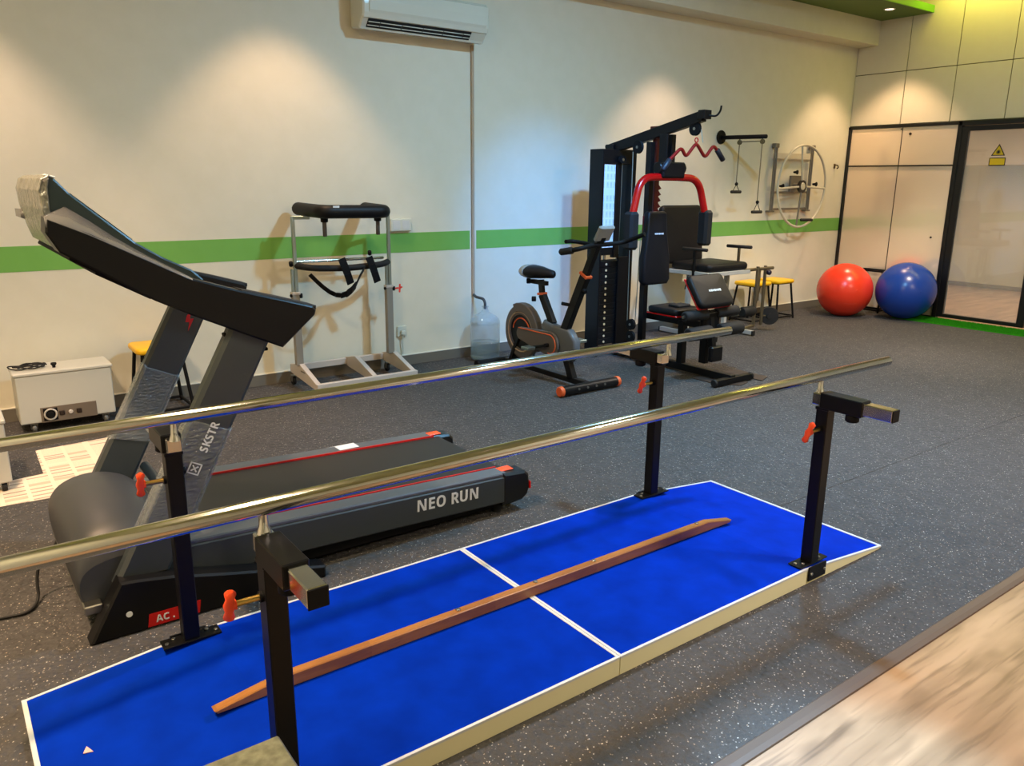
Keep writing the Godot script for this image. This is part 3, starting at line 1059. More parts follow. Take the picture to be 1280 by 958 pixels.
		var arm := part("console_arm", st, mat("arm_black", Color(0.04, 0.042, 0.048), 0.38, 0.0, 0.35), t, "black arm with hand grip")
		st = S()
		prism(st, [Vector2(0.90, 1.213), Vector2(1.06, 1.168), Vector2(1.185, 1.130), Vector2(1.185, 1.115), Vector2(1.06, 1.150), Vector2(0.90, 1.195)], z0 + 0.012, z1 - 0.012, Transform3D(), 0.005)
		part("grip_pad", st, M.foam, arm)
		# deck: slate side panel, paler foot rail on top, red line along the belt
		st = S()
		z0 = minf(zz.call(0.355), zz.call(0.405))
		z1 = maxf(zz.call(0.355), zz.call(0.405))
		prism(st, [Vector2(0.50, 0.115), Vector2(2.13, 0.062), Vector2(2.13, deck_y.call(2.13) - 0.012), Vector2(0.50, deck_y.call(0.5) - 0.012)], z0, z1, Transform3D(), 0.006)
		var sp := part("side_panel", st, slate, t)
		if s > 0:
			var slope := Basis(Vector3(0, 0, 1), -0.036)
			for w in [["NEO", 1.708], ["RUN", 1.892]]:
				var l3 := lettering(w[0], 0.055, letter, sp, Transform3D(slope, Vector3(w[1], 0.158 - (w[1] - 1.79) * 0.036, z1 + 0.001)))
				l3.name = "deck_lettering"
		st = S()
		var zr0: float = minf(zz.call(0.305), zz.call(0.400))
		var zr1: float = maxf(zz.call(0.305), zz.call(0.400))
		prism(st, [Vector2(0.50, deck_y.call(0.5) - 0.014), Vector2(2.14, deck_y.call(2.14) - 0.014), Vector2(2.14, deck_y.call(2.14) + 0.006), Vector2(0.50, deck_y.call(0.5) + 0.006)], zr0, zr1, Transform3D(), 0.005)
		var rail := part("foot_rail", st, slate_top, t)
		st = S()
		zr0 = minf(zz.call(0.298), zz.call(0.306))
		zr1 = maxf(zz.call(0.298), zz.call(0.306))
		prism(st, [Vector2(0.80, deck_y.call(0.8) - 0.002), Vector2(2.14, deck_y.call(2.14) - 0.002), Vector2(2.14, deck_y.call(2.14) + 0.009), Vector2(0.80, deck_y.call(0.8) + 0.009)], zr0, zr1)
		part("red_line", st, mat("line_red", Color(0.72, 0.05, 0.04), 0.4), rail)
		# rounded end cap with a red corner pad
		st = S()
		z0 = minf(zz.call(0.30), zz.call(0.41))
		z1 = maxf(zz.call(0.30), zz.call(0.41))
		prism(st, [Vector2(2.115, 0.045), Vector2(2.235, 0.052), Vector2(2.268, 0.075), Vector2(2.280, 0.110), Vector2(2.275, 0.180), Vector2(2.250, 0.205), Vector2(2.115, 0.216)], z0, z1, Transform3D(), 0.012)
		var cap := part("end_cap", st, mat("cap_black", Color(0.03, 0.032, 0.036), 0.35), t)
		st = S()
		rbox(st, Vector3(2.165, 0.2150, zz.call(0.345)), Vector3(0.072, 0.006, 0.052), 0.002)
		part("corner_pad", st, M.orange, cap, "orange red corner pad")
		if s > 0:
			st = S()
			rbox(st, Vector3(2.278, 0.125, zz.call(0.40)), Vector3(0.006, 0.04, 0.03), 0.002)
			part("end_badge", st, mat("badge_red", Color(0.72, 0.06, 0.03), 0.4), cap)
		else:
			st = S()
			rbox(st, Vector3(1.62, deck_y.call(1.62) + 0.0065, zz.call(0.362)), Vector3(0.16, 0.001, 0.075))
			part("sticker", st, letter, rail, "white sticker on the far foot rail")
	# belt and roller
	var st := S()
	prism(st, [Vector2(0.55, deck_y.call(0.55) - 0.03), Vector2(2.17, deck_y.call(2.17) - 0.03), Vector2(2.19, deck_y.call(2.17) - 0.015), Vector2(2.17, deck_y.call(2.17)), Vector2(0.55, deck_y.call(0.55))], zc - 0.30, zc + 0.30)
	part("running_belt", st, mottled("belt", Color(0.085, 0.08, 0.078), Color(0.105, 0.10, 0.095), 61, 0.3, 5.0, 0.5), t, "black running belt")
	st = S()
	cyl(st, Vector3(2.205, 0.135, zc - 0.31), Vector3(2.205, 0.135, zc + 0.31), 0.032, 16)
	rbox(st, Vector3(1.42, 0.068, zc), Vector3(1.42, 0.10, 0.70), 0.01)  # black frame block, deepened to stand in for shade under the deck
	part("deck_frame_and_shade", st, M.black_matt, t)
	st = S()
	for s in [-1, 1]:
		st = S()
		cyl(st, Vector3(2.12, 0.001, zc + s * 0.34), Vector3(2.12, 0.06, zc + s * 0.34), 0.024, 12)
		part("rear_foot", st, M.rubber_black, t)
	# motor hood: rounded, higher in the middle
	st = S()
	var prof := [Vector2(0.275, 0.075), Vector2(0.258, 0.20), Vector2(0.264, 0.295), Vector2(0.295, 0.352), Vector2(0.350, 0.384), Vector2(0.42, 0.395), Vector2(0.49, 0.385), Vector2(0.555, 0.355), Vector2(0.605, 0.310), Vector2(0.66, 0.275), Vector2(0.76, 0.25), Vector2(0.77, 0.075)]
	prof.reverse()
	var rings := []
	for q in [[-0.385, 0.60, 0.04], [-0.375, 0.72, 0.02], [-0.345, 0.85, 0.01], [-0.28, 0.95, 0.0], [-0.14, 1.0, 0.0], [0.0, 1.02, 0.0], [0.14, 1.0, 0.0], [0.28, 0.95, 0.0], [0.345, 0.85, 0.01], [0.375, 0.72, 0.02], [0.385, 0.60, 0.04]]:
		var ring := []
		for p in prof:
			ring.append(Vector3(lerpf(p.x, 0.55, q[2]), 0.075 + (p.y - 0.075) * q[1], zc + q[0]))
		rings.append(ring)
	# smooth the ring by sampling it as a curve
	var fine := []
	for ring in rings:
		var c := Curve3D.new()
		for k in ring.size():
			var tan: Vector3 = (ring[mini(k + 1, ring.size() - 1)] - ring[maxi(k - 1, 0)]) / 6.0
			c.add_point(ring[k], -tan, tan)
		var out := []
		for k in ring.size() - 1:
			for j in 4:
				out.append(c.sample(k, j / 4.0))
		out.append(ring[ring.size() - 1])
		fine.append(out)
	loft(st, fine)
	var hood := part("motor_hood", st, M.dark_plastic, t, "grey rounded motor hood")
	st = S()
	prism(st, [Vector2(0.60, 0.300), Vector2(0.66, 0.276), Vector2(0.76, 0.251), Vector2(0.76, 0.262), Vector2(0.66, 0.288), Vector2(0.61, 0.312)], zc - 0.16, zc + 0.16)
	part("hood_ridge", st, M.dark_plastic, hood)
	st = S()
	rbox(st, Vector3(0.30, 0.105, zc), Vector3(0.06, 0.035, 0.86), 0.004)
	part("front_crossbar", st, M.steel, t)
	st = S()
	cyl(st, Vector3(0.66, 0.335, zc - 0.36), Vector3(0.66, 0.335, zc + 0.36), 0.022, 12)
	part("lift_bar", st, mat("teal_tube", Color(0.05, 0.11, 0.16), 0.35), t)
	# console: back shell, screen and lower tray
	st = S()
	prism(st, [Vector2(0.352, 1.375), Vector2(0.338, 1.42), Vector2(0.322, 1.50), Vector2(0.318, 1.56), Vector2(0.328, 1.592), Vector2(0.348, 1.604), Vector2(0.362, 1.599), Vector2(0.400, 1.553), Vector2(0.451, 1.506), Vector2(0.585, 1.386), Vector2(0.671, 1.330), Vector2(0.762, 1.282), Vector2(0.80, 1.245), Vector2(0.79, 1.215), Vector2(0.62, 1.195), Vector2(0.47, 1.29)], zc - 0.35, zc + 0.35, Transform3D(), 0.006)
	var con := part("console", st, mat("console_dark", Color(0.10, 0.16, 0.17), 0.3), t, "dark teal console")
	st = S()
	var a := Vector2(0.405, 1.549)
	var b := Vector2(0.580, 1.392)
	var nrm := (b - a).orthogonal().normalized() * -1.0
	if nrm.y < 0:
		nrm = -nrm
	prism(st, [a, b, b + nrm * 0.004, a + nrm * 0.004], zc - 0.31, zc + 0.31, Transform3D(), 0.001)
	part("screen", st, mat("screen_black", Color(0.015, 0.025, 0.03), 0.06), con)
	for s in [1, -1]:
		var rings2 := []
		for q in [[0.315, 1.478, 0.004], [0.385, 1.447, 0.064], [0.445, 1.416, 0.052], [0.527, 1.375, 0.028], [0.62, 1.325, 0.014], [0.75, 1.255, 0.006]]:
			var zo: float = zc + s * 0.463
			var zi: float = zc + s * 0.345
			var ox: float = q[0] * 0.978
			var oy: float = 1.6 + (q[1] - 1.6) * 0.978
			rings2.append([Vector3(ox, oy - 0.03, zo), Vector3(ox, oy, zo), Vector3(q[0], q[1] + q[2], zi), Vector3(q[0], q[1] - 0.03, zi)])
			if s < 0:
				rings2[rings2.size() - 1].reverse()
		st = S()
		loft(st, rings2)
		part("top_panel", st, mat("panel_grey", Color(0.40, 0.40, 0.39), 0.24, 0.2), con, "pale grey panel beside the screen")
	st = S()
	rbox(st, Vector3(0.352, 1.606, zc + 0.325), Vector3(0.03, 0.006, 0.045), 0.002, Basis(Vector3(0, 0, 1), -0.25))
	part("sticker", st, M.white_letter, con)
	st = S()
	prism(st, [Vector2(0.346, 1.372), Vector2(0.332, 1.42), Vector2(0.316, 1.50), Vector2(0.312, 1.562), Vector2(0.324, 1.598), Vector2(0.350, 1.611), Vector2(0.340, 1.57), Vector2(0.338, 1.50), Vector2(0.352, 1.43), Vector2(0.372, 1.375)], zc - 0.358, zc + 0.358, Transform3D(), 0.003)
	var foil := StandardMaterial3D.new()
	foil.albedo_color = Color(0.50, 0.50, 0.45, 0.72)
	foil.transparency = BaseMaterial3D.TRANSPARENCY_ALPHA
	foil.roughness = 0.22
	foil.uv1_triplanar = true
	foil.uv1_scale = Vector3(4, 2, 6)
	bump(foil, 93, 0.02, 12.0, 4)
	part("plastic_wrap", st, foil, con, "milky crinkled plastic over the console back")
	for k in [[0.37, 1.350, 0.46, 1.297], [0.44, 1.300, 0.605, 1.203]]:
		st = S()
		bar(st, Vector3(k[0], k[1], zc), Vector3(k[2], k[3], zc), 0.84, 0.018, 0.003)
		part("under_tray", st, M.black_matt, con)
	# mains lead
	st = S()
	tube(st, bend([Vector3(0.26, 0.17, -3.35), Vector3(0.20, 0.18, -3.36), Vector3(0.165, 0.10, -3.34), Vector3(0.16, 0.012, -3.30), Vector3(0.12, 0.008, -3.22), Vector3(-0.05, 0.008, -3.25)], 0.04), 0.006, 8)
	part("power_cord", st, M.rubber_black, t)

# ------------------------------------------------------------------ multi gym
func build_multi_gym():
	var t = thing("multi_gym", "tall black multi gym with red press arms and weight stack", "exercise machine", Vector3(5.2, 0, -4.8), 0, "", true)
	var k: Material = M.black_paint
	var cx := 5.19
	# tower
	var st := S()
	rbox(st, Vector3(4.952, 0.95, -5.457), Vector3(0.024, 1.88, 0.175), 0.004)
	part("tower_panel", st, k, t)
	st = S()
	rbox(st, Vector3(5.330, 0.95, -5.457), Vector3(0.06, 1.88, 0.175), 0.004)
	part("tower_panel", st, k, t)
	st = S()
	rbox(st, Vector3(5.15, 1.825, -5.457), Vector3(0.40, 0.13, 0.17), 0.004)
	part("tower_head", st, k, t)
	st = S()
	rbox(st, Vector3(5.040, 1.36, -5.395), Vector3(0.150, 0.82, 0.02), 0.002)
	var pb := part("poster_board", st, k, t)
	st = S()
	rbox(st, Vector3(5.043, 1.39, -5.3835), Vector3(0.135, 0.74, 0.002))
	part("exercise_chart", st, chart_material(), pb, "white exercise chart")
	st = S()
	rbox(st, Vector3(5.150, 1.35, -5.40), Vector3(0.065, 0.85, 0.05), 0.003)
	part("cable_guide", st, k, t)
	for x in [5.09, 5.25]:
		st = S()
		cyl(st, Vector3(x, 0.10, -5.47), Vector3(x, 1.78, -5.47), 0.0125, 10)
		part("guide_rod", st, M.chrome, t)
	for i in 14:
		st = S()
		rbox(st, Vector3(5.13, 0.14 + i * 0.056, -5.455), Vector3(0.32, 0.053, 0.15), 0.003)
		var wp := part("weight_plate", st, M.black_matt, t)
		st = S()
		cyl(st, Vector3(5.035, 0.14 + i * 0.056, -5.381), Vector3(5.035, 0.14 + i * 0.056, -5.376), 0.011, 10)
		part("plate_mark", st, mat("plate_mark", Color(0.86, 0.78, 0.62), 0.5), wp)
	st = S()
	rbox(st, Vector3(5.235, 0.5, -5.372), Vector3(0.13, 0.86, 0.02), 0.004)
	part("stack_cover", st, k, t)
	# floor frame
	st = S()
	bar(st, Vector3(cx, 0.045, -5.52), Vector3(cx, 0.045, -3.98), 0.06, 0.06)
	bar(st, Vector3(4.86, 0.035, -5.46), Vector3(5.50, 0.035, -5.46), 0.06, 0.06)
	bar(st, Vector3(4.97, 0.035, -3.99), Vector3(5.43, 0.035, -3.99), 0.05, 0.05)
	part("floor_frame", st, k, t)
	for x in [4.97, 5.43]:
		st = S()
		cyl(st, Vector3(x - 0.012, 0.035, -3.99), Vector3(x + 0.012, 0.035, -3.99), 0.032, 12, 0.004)
		part("rubber_end", st, M.rubber_black, t)
	st = S()
	prism(st, [Vector2(5.06, 4.30), Vector2(5.06, 4.06), Vector2(5.20, 3.90), Vector2(5.34, 3.94), Vector2(5.34, 4.02), Vector2(5.47, 4.02), Vector2(5.47, 3.90), Vector2(5.63, 3.96), Vector2(5.63, 4.30)], 0.0, 0.006, Transform3D(Basis(Vector3(1, 0, 0), Vector3(0, 0, -1), Vector3(0, 1, 0)), Vector3(0, 0.001, 0)))
	part("foot_plate", st, mat("foot_plate", Color(0.22, 0.17, 0.14), 0.6), t, "brown notched foot plate")
	# front mast
	st = S()
	rbox(st, Vector3(5.12, 0.99, -4.97), Vector3(0.05, 1.90, 0.06), 0.003)
	part("mast", st, k, t)
	st = S()
	rbox(st, Vector3(5.26, 1.86, -4.86), Vector3(0.05, 0.28, 0.05), 0.003)
	rbox(st, Vector3(5.13, 1.86, -4.83), Vector3(0.018, 0.28, 0.09), 0.003)
	part("mast_bracket", st, k, t)
	# top beam rising to the front
	st = S()
	bar(st, Vector3(5.16, 1.885, -5.55), Vector3(cx, 2.125, -4.47), 0.06, 0.085)
	var beam := part("top_beam", st, k, t)
	st = S()
	rbox(st, Vector3(cx, 2.135, -4.46), Vector3(0.09, 0.07, 0.07), 0.004)
	rbox(st, Vector3(5.16, 1.905, -5.48), Vector3(0.10, 0.06, 0.10), 0.004)
	part("beam_end", st, k, beam)
	st = S()
	tube(st, bend([Vector3(cx + 0.01, 2.13, -4.44), Vector3(cx + 0.05, 2.12, -4.38), Vector3(cx + 0.07, 2.16, -4.36), Vector3(cx + 0.065, 2.20, -4.35)], 0.03), 0.008, 8)
	part("hook", st, k, beam)
	# toothed red column
	st = S()
	rbox(st, Vector3(5.215, 1.50, -4.99), Vector3(0.055, 1.08, 0.05), 0.003)
	for i in 11:
		prism(st, [Vector2(0, 0), Vector2(0.035, 0.012), Vector2(0, 0.045)], -0.022, 0.022, Transform3D(Basis(), Vector3(5.242, 1.02 + i * 0.052, -4.99)))
	part("red_column", st, M.dark_red, t, "dark red toothed column")
	st = S()
	rbox(st, Vector3(5.20, 2.02, -4.98), Vector3(0.085, 0.10, 0.09), 0.004)
	part("column_cap", st, M.dark_red, t)
	# pivot block and press arms
	st = S()
	rbox(st, Vector3(5.14, 1.705, -4.76), Vector3(0.27, 0.13, 0.12), 0.012)
	cyl(st, Vector3(4.99, 1.72, -4.76), Vector3(5.30, 1.72, -4.76), 0.05, 16, 0.006)
	part("pivot_block", st, k, t)
	st = S()
	tube(st, bend([Vector3(4.715, 1.36, -4.74), Vector3(4.795, 1.645, -4.75), Vector3(5.16, 1.65, -4.75), Vector3(5.50, 1.64, -4.75), Vector3(5.595, 1.36, -4.74)], 0.13, 10), 0.031, 18)
	var press := part("press_arm", st, M.red, t, "red curved press arms")
	for x in [4.70, 5.615]:
		st = S()
		rbox(st, Vector3(x, 1.215, -4.74), Vector3(0.10, 0.31, 0.11), 0.022)
		part("arm_pad", st, M.foam, press)
	# backrest
	st = S()
	cushion(st, [Vector2(-0.115, 0.31), Vector2(-0.09, 0.325), Vector2(0.09, 0.325), Vector2(0.115, 0.31), Vector2(0.13, 0.12), Vector2(0.165, -0.08), Vector2(0.17, -0.27), Vector2(0.14, -0.31), Vector2(-0.14, -0.31), Vector2(-0.17, -0.27), Vector2(-0.165, -0.08), Vector2(-0.13, 0.12)], 0.075, Transform3D(Basis(Vector3(1, 0, 0), -0.04), Vector3(5.165, 1.035, -4.905)), 0.35)
	var back := part("backrest", st, M.leather, t, "black padded backrest")
	st = S()
	rbox(st, Vector3(5.165, 1.035, -4.945), Vector3(0.25, 0.58, 0.012), 0.004)
	part("back_board", st, M.dark_red, back)
	small_print(back, Transform3D(Basis(Vector3(1, 0, 0), -0.04), Vector3(5.175, 1.17, -4.871)), 0.105, 0.016)
	# seat
	st = S()
	cushion(st, pill(0.34, 0.36, 0.06), 0.06, Transform3D(Basis(Vector3(1, 0, 0), Vector3(0, 0, -1), Vector3(0, 1, 0)), Vector3(cx, 0.53, -4.66)), 0.4)
	var seat := part("seat", st, M.leather, t)
	st = S()
	rbox(st, Vector3(cx, 0.498, -4.66), Vector3(0.33, 0.014, 0.35), 0.006)
	part("seat_board", st, M.red, seat, "red seat board")
	st = S()
	rbox(st, Vector3(cx + 0.02, 0.57, -4.62), Vector3(0.16, 0.022, 0.12), 0.006)
	part("seat_pad", st, M.foam, seat)
	st = S()
	bar(st, Vector3(cx, 0.44, -5.0), Vector3(cx, 0.44, -4.25), 0.05, 0.06)
	rbox(st, Vector3(cx, 0.26, -4.55), Vector3(0.06, 0.38, 0.06), 0.003)
	rbox(st, Vector3(cx, 0.30, -4.30), Vector3(0.05, 0.36, 0.07), 0.003)
	part("seat_frame", st, k, t)
	st = S()
	rbox(st, Vector3(cx + 0.01, 0.46, -4.27), Vector3(0.20, 0.22, 0.07), 0.02)
	part("curl_bracket", st, M.black_matt, t)
	# preacher pad
	var tilt := Basis(Vector3(1, 0, 0), -0.62)
	st = S()
	cushion(st, pill(0.42, 0.30, 0.05), 0.06, Transform3D(tilt, Vector3(5.19, 0.735, -4.28)), 0.4)
	var pad := part("curl_pad", st, M.leather, t, "tilted black arm curl pad")
	st = S()
	rbox(st, Vector3(5.19, 0.735, -4.28) - tilt.z * 0.036, Vector3(0.41, 0.29, 0.014), 0.006, tilt)
	part("pad_board", st, M.red, pad)
	small_print(pad, Transform3D(tilt, Vector3(5.215, 0.735, -4.28) + tilt.z * 0.0305 + tilt.y * -0.01), 0.15, 0.022)
	# foam rollers
	for y in [[0.55, 0.045, -4.25], [0.41, 0.056, -4.20]]:
		st = S()
		cyl(st, Vector3(4.84, y[0], y[2]), Vector3(5.56, y[0], y[2]), 0.012, 10)
		var ax := part("roller_axle", st, M.steel, t)
		for x in [[4.86, 5.13], [5.25, 5.52]]:
			st = S()
			cyl(st, Vector3(x[0], y[0], y[2]), Vector3(x[1], y[0], y[2]), y[1], 20, 0.012)
			part("foam_roller", st, M.foam, ax)
	st = S()
	bar(st, Vector3(cx, 0.58, -4.27), Vector3(cx, 0.16, -4.20), 0.05, 0.05)
	rbox(st, Vector3(cx, 0.22, -4.18), Vector3(0.14, 0.13, 0.05), 0.01)
	part("leg_lever", st, k, t)
	# pulleys and cables
	for p in [[Vector3(cx - 0.01, 2.03, -4.54), 0.055, "x"], [Vector3(5.10, 1.90, -5.10), 0.055, "x"], [Vector3(5.03, 0.36, -5.02), 0.05, "x"], [Vector3(5.03, 0.25, -5.02), 0.05, "x"], [Vector3(5.15, 1.80, -5.345), 0.035, "z"]]:
		st = S()
		var ax: Vector3 = Vector3(1, 0, 0) if p[2] == "x" else Vector3(0, 0, 1)
		lathe(st, [Vector2(0.0, -0.013), Vector2(p[1], -0.013), Vector2(p[1] * 0.86, 0.0), Vector2(p[1], 0.013), Vector2(0.0, 0.013)], 20, along(ax, p[0]), true)
		var pu := part("pulley", st, M.black_matt, t)
		st = S()
		cyl(st, p[0] - ax * 0.018, p[0] + ax * 0.018, 0.012, 8)
		part("axle_bolt", st, M.steel, pu)
	for c in [[Vector3(cx, 2.02, -4.485), Vector3(cx, 1.92, -4.46)], [Vector3(5.03, 0.40, -4.97), Vector3(5.05, 1.20, -4.97)], [Vector3(5.03, 0.38, -5.07), Vector3(5.06, 1.86, -5.12)], [Vector3(5.17, 1.80, -5.36), Vector3(5.22, 0.95, -5.42)]]:
		st = S()
		cyl(st, c[0], c[1], 0.004, 6)
		part("cable", st, M.galvanised, t)
	# wavy lat bar hanging from the front pulley
	st = S()
	var zl := -4.45
	var pts := bend([Vector3(4.80, 1.775, zl), Vector3(4.93, 1.875, zl), Vector3(4.985, 1.80, zl), Vector3(5.10, 1.915, zl), Vector3(5.215, 1.80, zl), Vector3(5.31, 1.90, zl), Vector3(5.36, 1.865, zl)], 0.04, 6)
	tube(st, pts, 0.0135, 12)
	var lat := part("lat_bar", st, mat("lat_red", Color(0.50, 0.04, 0.04), 0.3), t, "red wavy pull down bar")
	st = S()
	tube(st, [Vector3(5.355, 1.870, zl), Vector3(5.36, 1.866, zl), Vector3(5.44, 1.79, zl), Vector3(5.444, 1.786, zl)], [0.014, 0.022, 0.022, 0.016], 14)
	part("hand_grip", st, mat("grip_blue", Color(0.05, 0.08, 0.13), 0.5), lat)
	st = S()
	tube(st, [Vector3(4.805, 1.779, zl), Vector3(4.80, 1.775, zl), Vector3(4.73, 1.70, zl), Vector3(4.726, 1.696, zl)], [0.014, 0.022, 0.022, 0.016], 14)
	part("hand_grip", st, mat("grip_blue", Color(0.05, 0.08, 0.13), 0.5), lat)
	st = S()
	tube(st, circle(Vector3(5.10, 1.935, zl), Vector3(1, 0, 0), Vector3(0, 1, 0), 0.018, 12), 0.005, 8, false, true)
	part("hanger", st, M.red, lat)

func small_print(parent: Node, xf: Transform3D, w: float, h: float):
	var st := S()
	rng.seed = 9
	var x := -w * 0.5
	while x < w * 0.5:
		var l := rng.randf_range(0.5, 0.9) * h
		rbox(st, xf * Vector3(x + l * 0.5, 0, 0), Vector3(l, h * rng.randf_range(0.75, 1.0), 0.0008), 0.0, xf.basis)
		x += l + h * 0.22
	part("print_mark", st, M.white_letter, parent, "small white print")

func chart_material() -> StandardMaterial3D:
	var im := Image.create(128, 512, false, Image.FORMAT_RGB8)
	im.fill(Color(0.90, 0.93, 0.96))
	rng.seed = 33
	for r in 10:
		for c in 3:
			var x := 8 + c * 40
			var y := 20 + r * 48
			im.fill_rect(Rect2i(x, y, 32, 38), Color(0.84, 0.88, 0.93))
			im.fill_rect(Rect2i(x + 10, y + 6, 8 + rng.randi() % 8, 20), Color(0.74, 0.78, 0.84))
			im.fill_rect(Rect2i(x + 6, y + 14, 20, 4 + rng.randi() % 6), Color(0.78, 0.82, 0.88))
			im.fill_rect(Rect2i(x + 3, y + 31, 26, 3), Color(0.78, 0.82, 0.88))
	im.generate_mipmaps()
	var m := StandardMaterial3D.new()
	m.albedo_texture = ImageTexture.create_from_image(im)
	m.uv1_triplanar = true
	m.uv1_scale = Vector3(1.0 / 0.135, 1.0 / 0.76, 1.0)
	m.roughness = 0.4
	return m

# ------------------------------------------------------------------ exercise bike
func build_bike():
	var t = thing("exercise_bike", "upright exercise bike with grey rear flywheel and orange trim", "exercise bike", Vector3(4.05, 0, -4.95), 0, "", true)
	var x := 4.05
	var grey := mat("bike_grey", Color(0.33, 0.31, 0.295), 0.45)
	var dk := mat("bike_dark", Color(0.06, 0.06, 0.065), 0.42, 0.0, 0.35)
	var or_ := mat("bike_orange", Color(0.84, 0.36, 0.16), 0.5)
	var X := Vector3(1, 0, 0)
	var fc := Vector3(x, 0.345, -5.345)
	var st := S()
	lathe(st, [Vector2(0.150, -0.022), Vector2(0.222, -0.022), Vector2(0.236, -0.012), Vector2(0.236, 0.012), Vector2(0.222, 0.022), Vector2(0.150, 0.022)], 48, along(X, fc), true)
	lathe(st, [Vector2(0.150, 0.022), Vector2(0.150, -0.022)], 48, along(X, fc))
	var fw := part("flywheel", st, grey, t, "grey flywheel")
	st = S()
	for s in [-1, 1]:
		tube(st, circle(fc + X * s * 0.023, Vector3(0, 1, 0), Vector3(0, 0, 1), 0.172, 40), 0.007, 6, false, true)
	part("rim_ring", st, mat("rim_tan", Color(0.62, 0.54, 0.44), 0.35), fw)
	st = S()
	cyl(st, fc - X * 0.012, fc + X * 0.012, 0.152, 36)
	part("wheel_disc", st, dk, fw)
	st = S()
	for s in [-1, 1]:
		tube(st, circle(fc + X * s * 0.014, Vector3(0, 1, 0), Vector3(0, 0, 1), 0.118, 24, -1.4, 1.2), 0.006, 6)
	part("orange_arc", st, or_, fw)
	# fender over the top of the wheel
	st = S()
	var outer := []
	var inner := []
	for i in 13:
		var a := deg_to_rad(-35.0 + 150.0 * i / 12.0)
		outer.append(Vector2(cos(a) * 0.252, sin(a) * 0.252))
		inner.append(Vector2(cos(a) * 0.175, sin(a) * 0.175))
	inner.reverse()
	prism(st, outer + inner, -0.034, 0.034, Transform3D(Basis(Vector3(0, 0, 1), Vector3(0, 1, 0), Vector3(-1, 0, 0)), fc), 0.006)
	part("fender", st, grey, t)
	# chain case on the near side
	for s in [-1, 1]:
		st = S()
		var case_ := []
		for i in 13:
			var a := deg_to_rad(-100.0 + 200.0 * i / 12.0)
			case_.append(Vector2(-4.90 + cos(a) * 0.105, 0.315 + sin(a) * 0.105))
		for i in 9:
			var a := deg_to_rad(100.0 + 160.0 * i / 8.0)
			case_.append(Vector2(-5.30 + cos(a) * 0.055, 0.345 + sin(a) * 0.055))
		prism(st, case_, -0.012, 0.012, Transform3D(Basis(Vector3(0, 0, 1), Vector3(0, 1, 0), Vector3(-1, 0, 0)), Vector3(x + s * 0.05, 0, 0)), 0.005)
		var cc := part("chain_case", st, grey, t)
		st = S()
		var line := []
		for i in 17:
			var a := deg_to_rad(95.0 - 200.0 * i / 16.0)
			line.append(Vector3(x + s * 0.064, 0.315 + sin(a) * 0.078, -4.90 + cos(a) * 0.078))
		line.push_front(Vector3(x + s * 0.064, 0.392, -5.32))
		tube(st, line, 0.005, 6)
		part("orange_line", st, or_, cc)
		# crank and pedal
		var d := Vector3(0, -0.25, -0.968).normalized() if s < 0 else Vector3(0, 0.25, 0.968).normalized()
		var c0 := Vector3(x + s * 0.085, 0.305, -4.92)
		st = S()
		bar(st, c0, c0 + d * 0.16, 0.018, 0.026, 0.003)
		cyl(st, Vector3(x, 0.305, -4.92), c0 + X * s * 0.01, 0.017, 10)
		var cr := part("crank", st, dk, t)
		st = S()
		var pc: Vector3 = c0 + d * 0.16 + X * s * 0.06
		rbox(st, pc, Vector3(0.085, 0.024, 0.09), 0.004)
		cyl(st, c0 + d * 0.16, pc, 0.007, 8)
		var pe := part("pedal", st, M.galvanised, cr)
	# frame
	st = S()
	bar(st, Vector3(x, 0.055, -5.62), Vector3(x, 0.055, -4.47), 0.05, 0.045, 0.004)
	bar(st, Vector3(x, 0.34, -4.80), Vector3(x, 0.06, -4.67), 0.05, 0.07, 0.004)
	bar(st, Vector3(x, 0.36, -4.80), Vector3(x, 0.36, -5.34), 0.04, 0.05, 0.004)
	bar(st, Vector3(x, 0.34, -5.36), Vector3(x, 0.06, -5.50), 0.06, 0.04, 0.004)
	part("frame", st, dk, t)
	st = S()
	cushion(st, [Vector2(-4.62, 0.26), Vector2(-4.62, 0.38), Vector2(-4.70, 0.46), Vector2(-4.86, 0.47), Vector2(-5.02, 0.50), Vector2(-5.06, 0.44), Vector2(-4.95, 0.36), Vector2(-4.80, 0.22), Vector2(-4.68, 0.20)], 0.075, Transform3D(Basis(Vector3(0, 0, 1), Vector3(0, 1, 0), Vector3(-1, 0, 0)), Vector3(x, 0, 0)), 0.3)
	part("frame_cover", st, mat("bike_cover", Color(0.33, 0.35, 0.37), 0.4), t)
	for z in [-4.465, -5.60]:
		st = S()
		cyl(st, Vector3(x - 0.285, 0.045, z), Vector3(x + 0.285, 0.045, z), 0.038, 18)
		var sb := part("stabiliser", st, dk, t)
		for s in [-1, 1]:
			st = S()
			cyl(st, Vector3(x + s * 0.275, 0.045, z), Vector3(x + s * 0.312, 0.045, z), 0.041, 18, 0.006)
			part("end_cap", st, or_ if z > -5 else M.black_matt, sb, "orange end cap" if z > -5 else "")
		if z > -5:
			for i in 4:
				var bx := x - 0.14 + i * 0.09
				st = S()
				cyl(st, Vector3(bx, 0.052, z + 0.033), Vector3(bx, 0.052, z + 0.040), 0.010, 8)
				part("bolt", st, M.steel, sb)
	# saddle
	st = S()
	bar(st, Vector3(x, 0.47, -4.93), Vector3(x, 0.70, -5.08), 0.045, 0.065, 0.004)
	bar(st, Vector3(x, 0.68, -5.08), Vector3(x, 0.82, -5.10), 0.032, 0.05, 0.003)
	bar(st, Vector3(x, 0.795, -5.22), Vector3(x, 0.795, -5.02), 0.035, 0.035, 0.003)
	var sp := part("seat_post", st, dk, t)
	st = S()
	bar(st, Vector3(x, 0.695, -5.081), Vector3(x, 0.715, -5.084), 0.055, 0.075, 0.003)
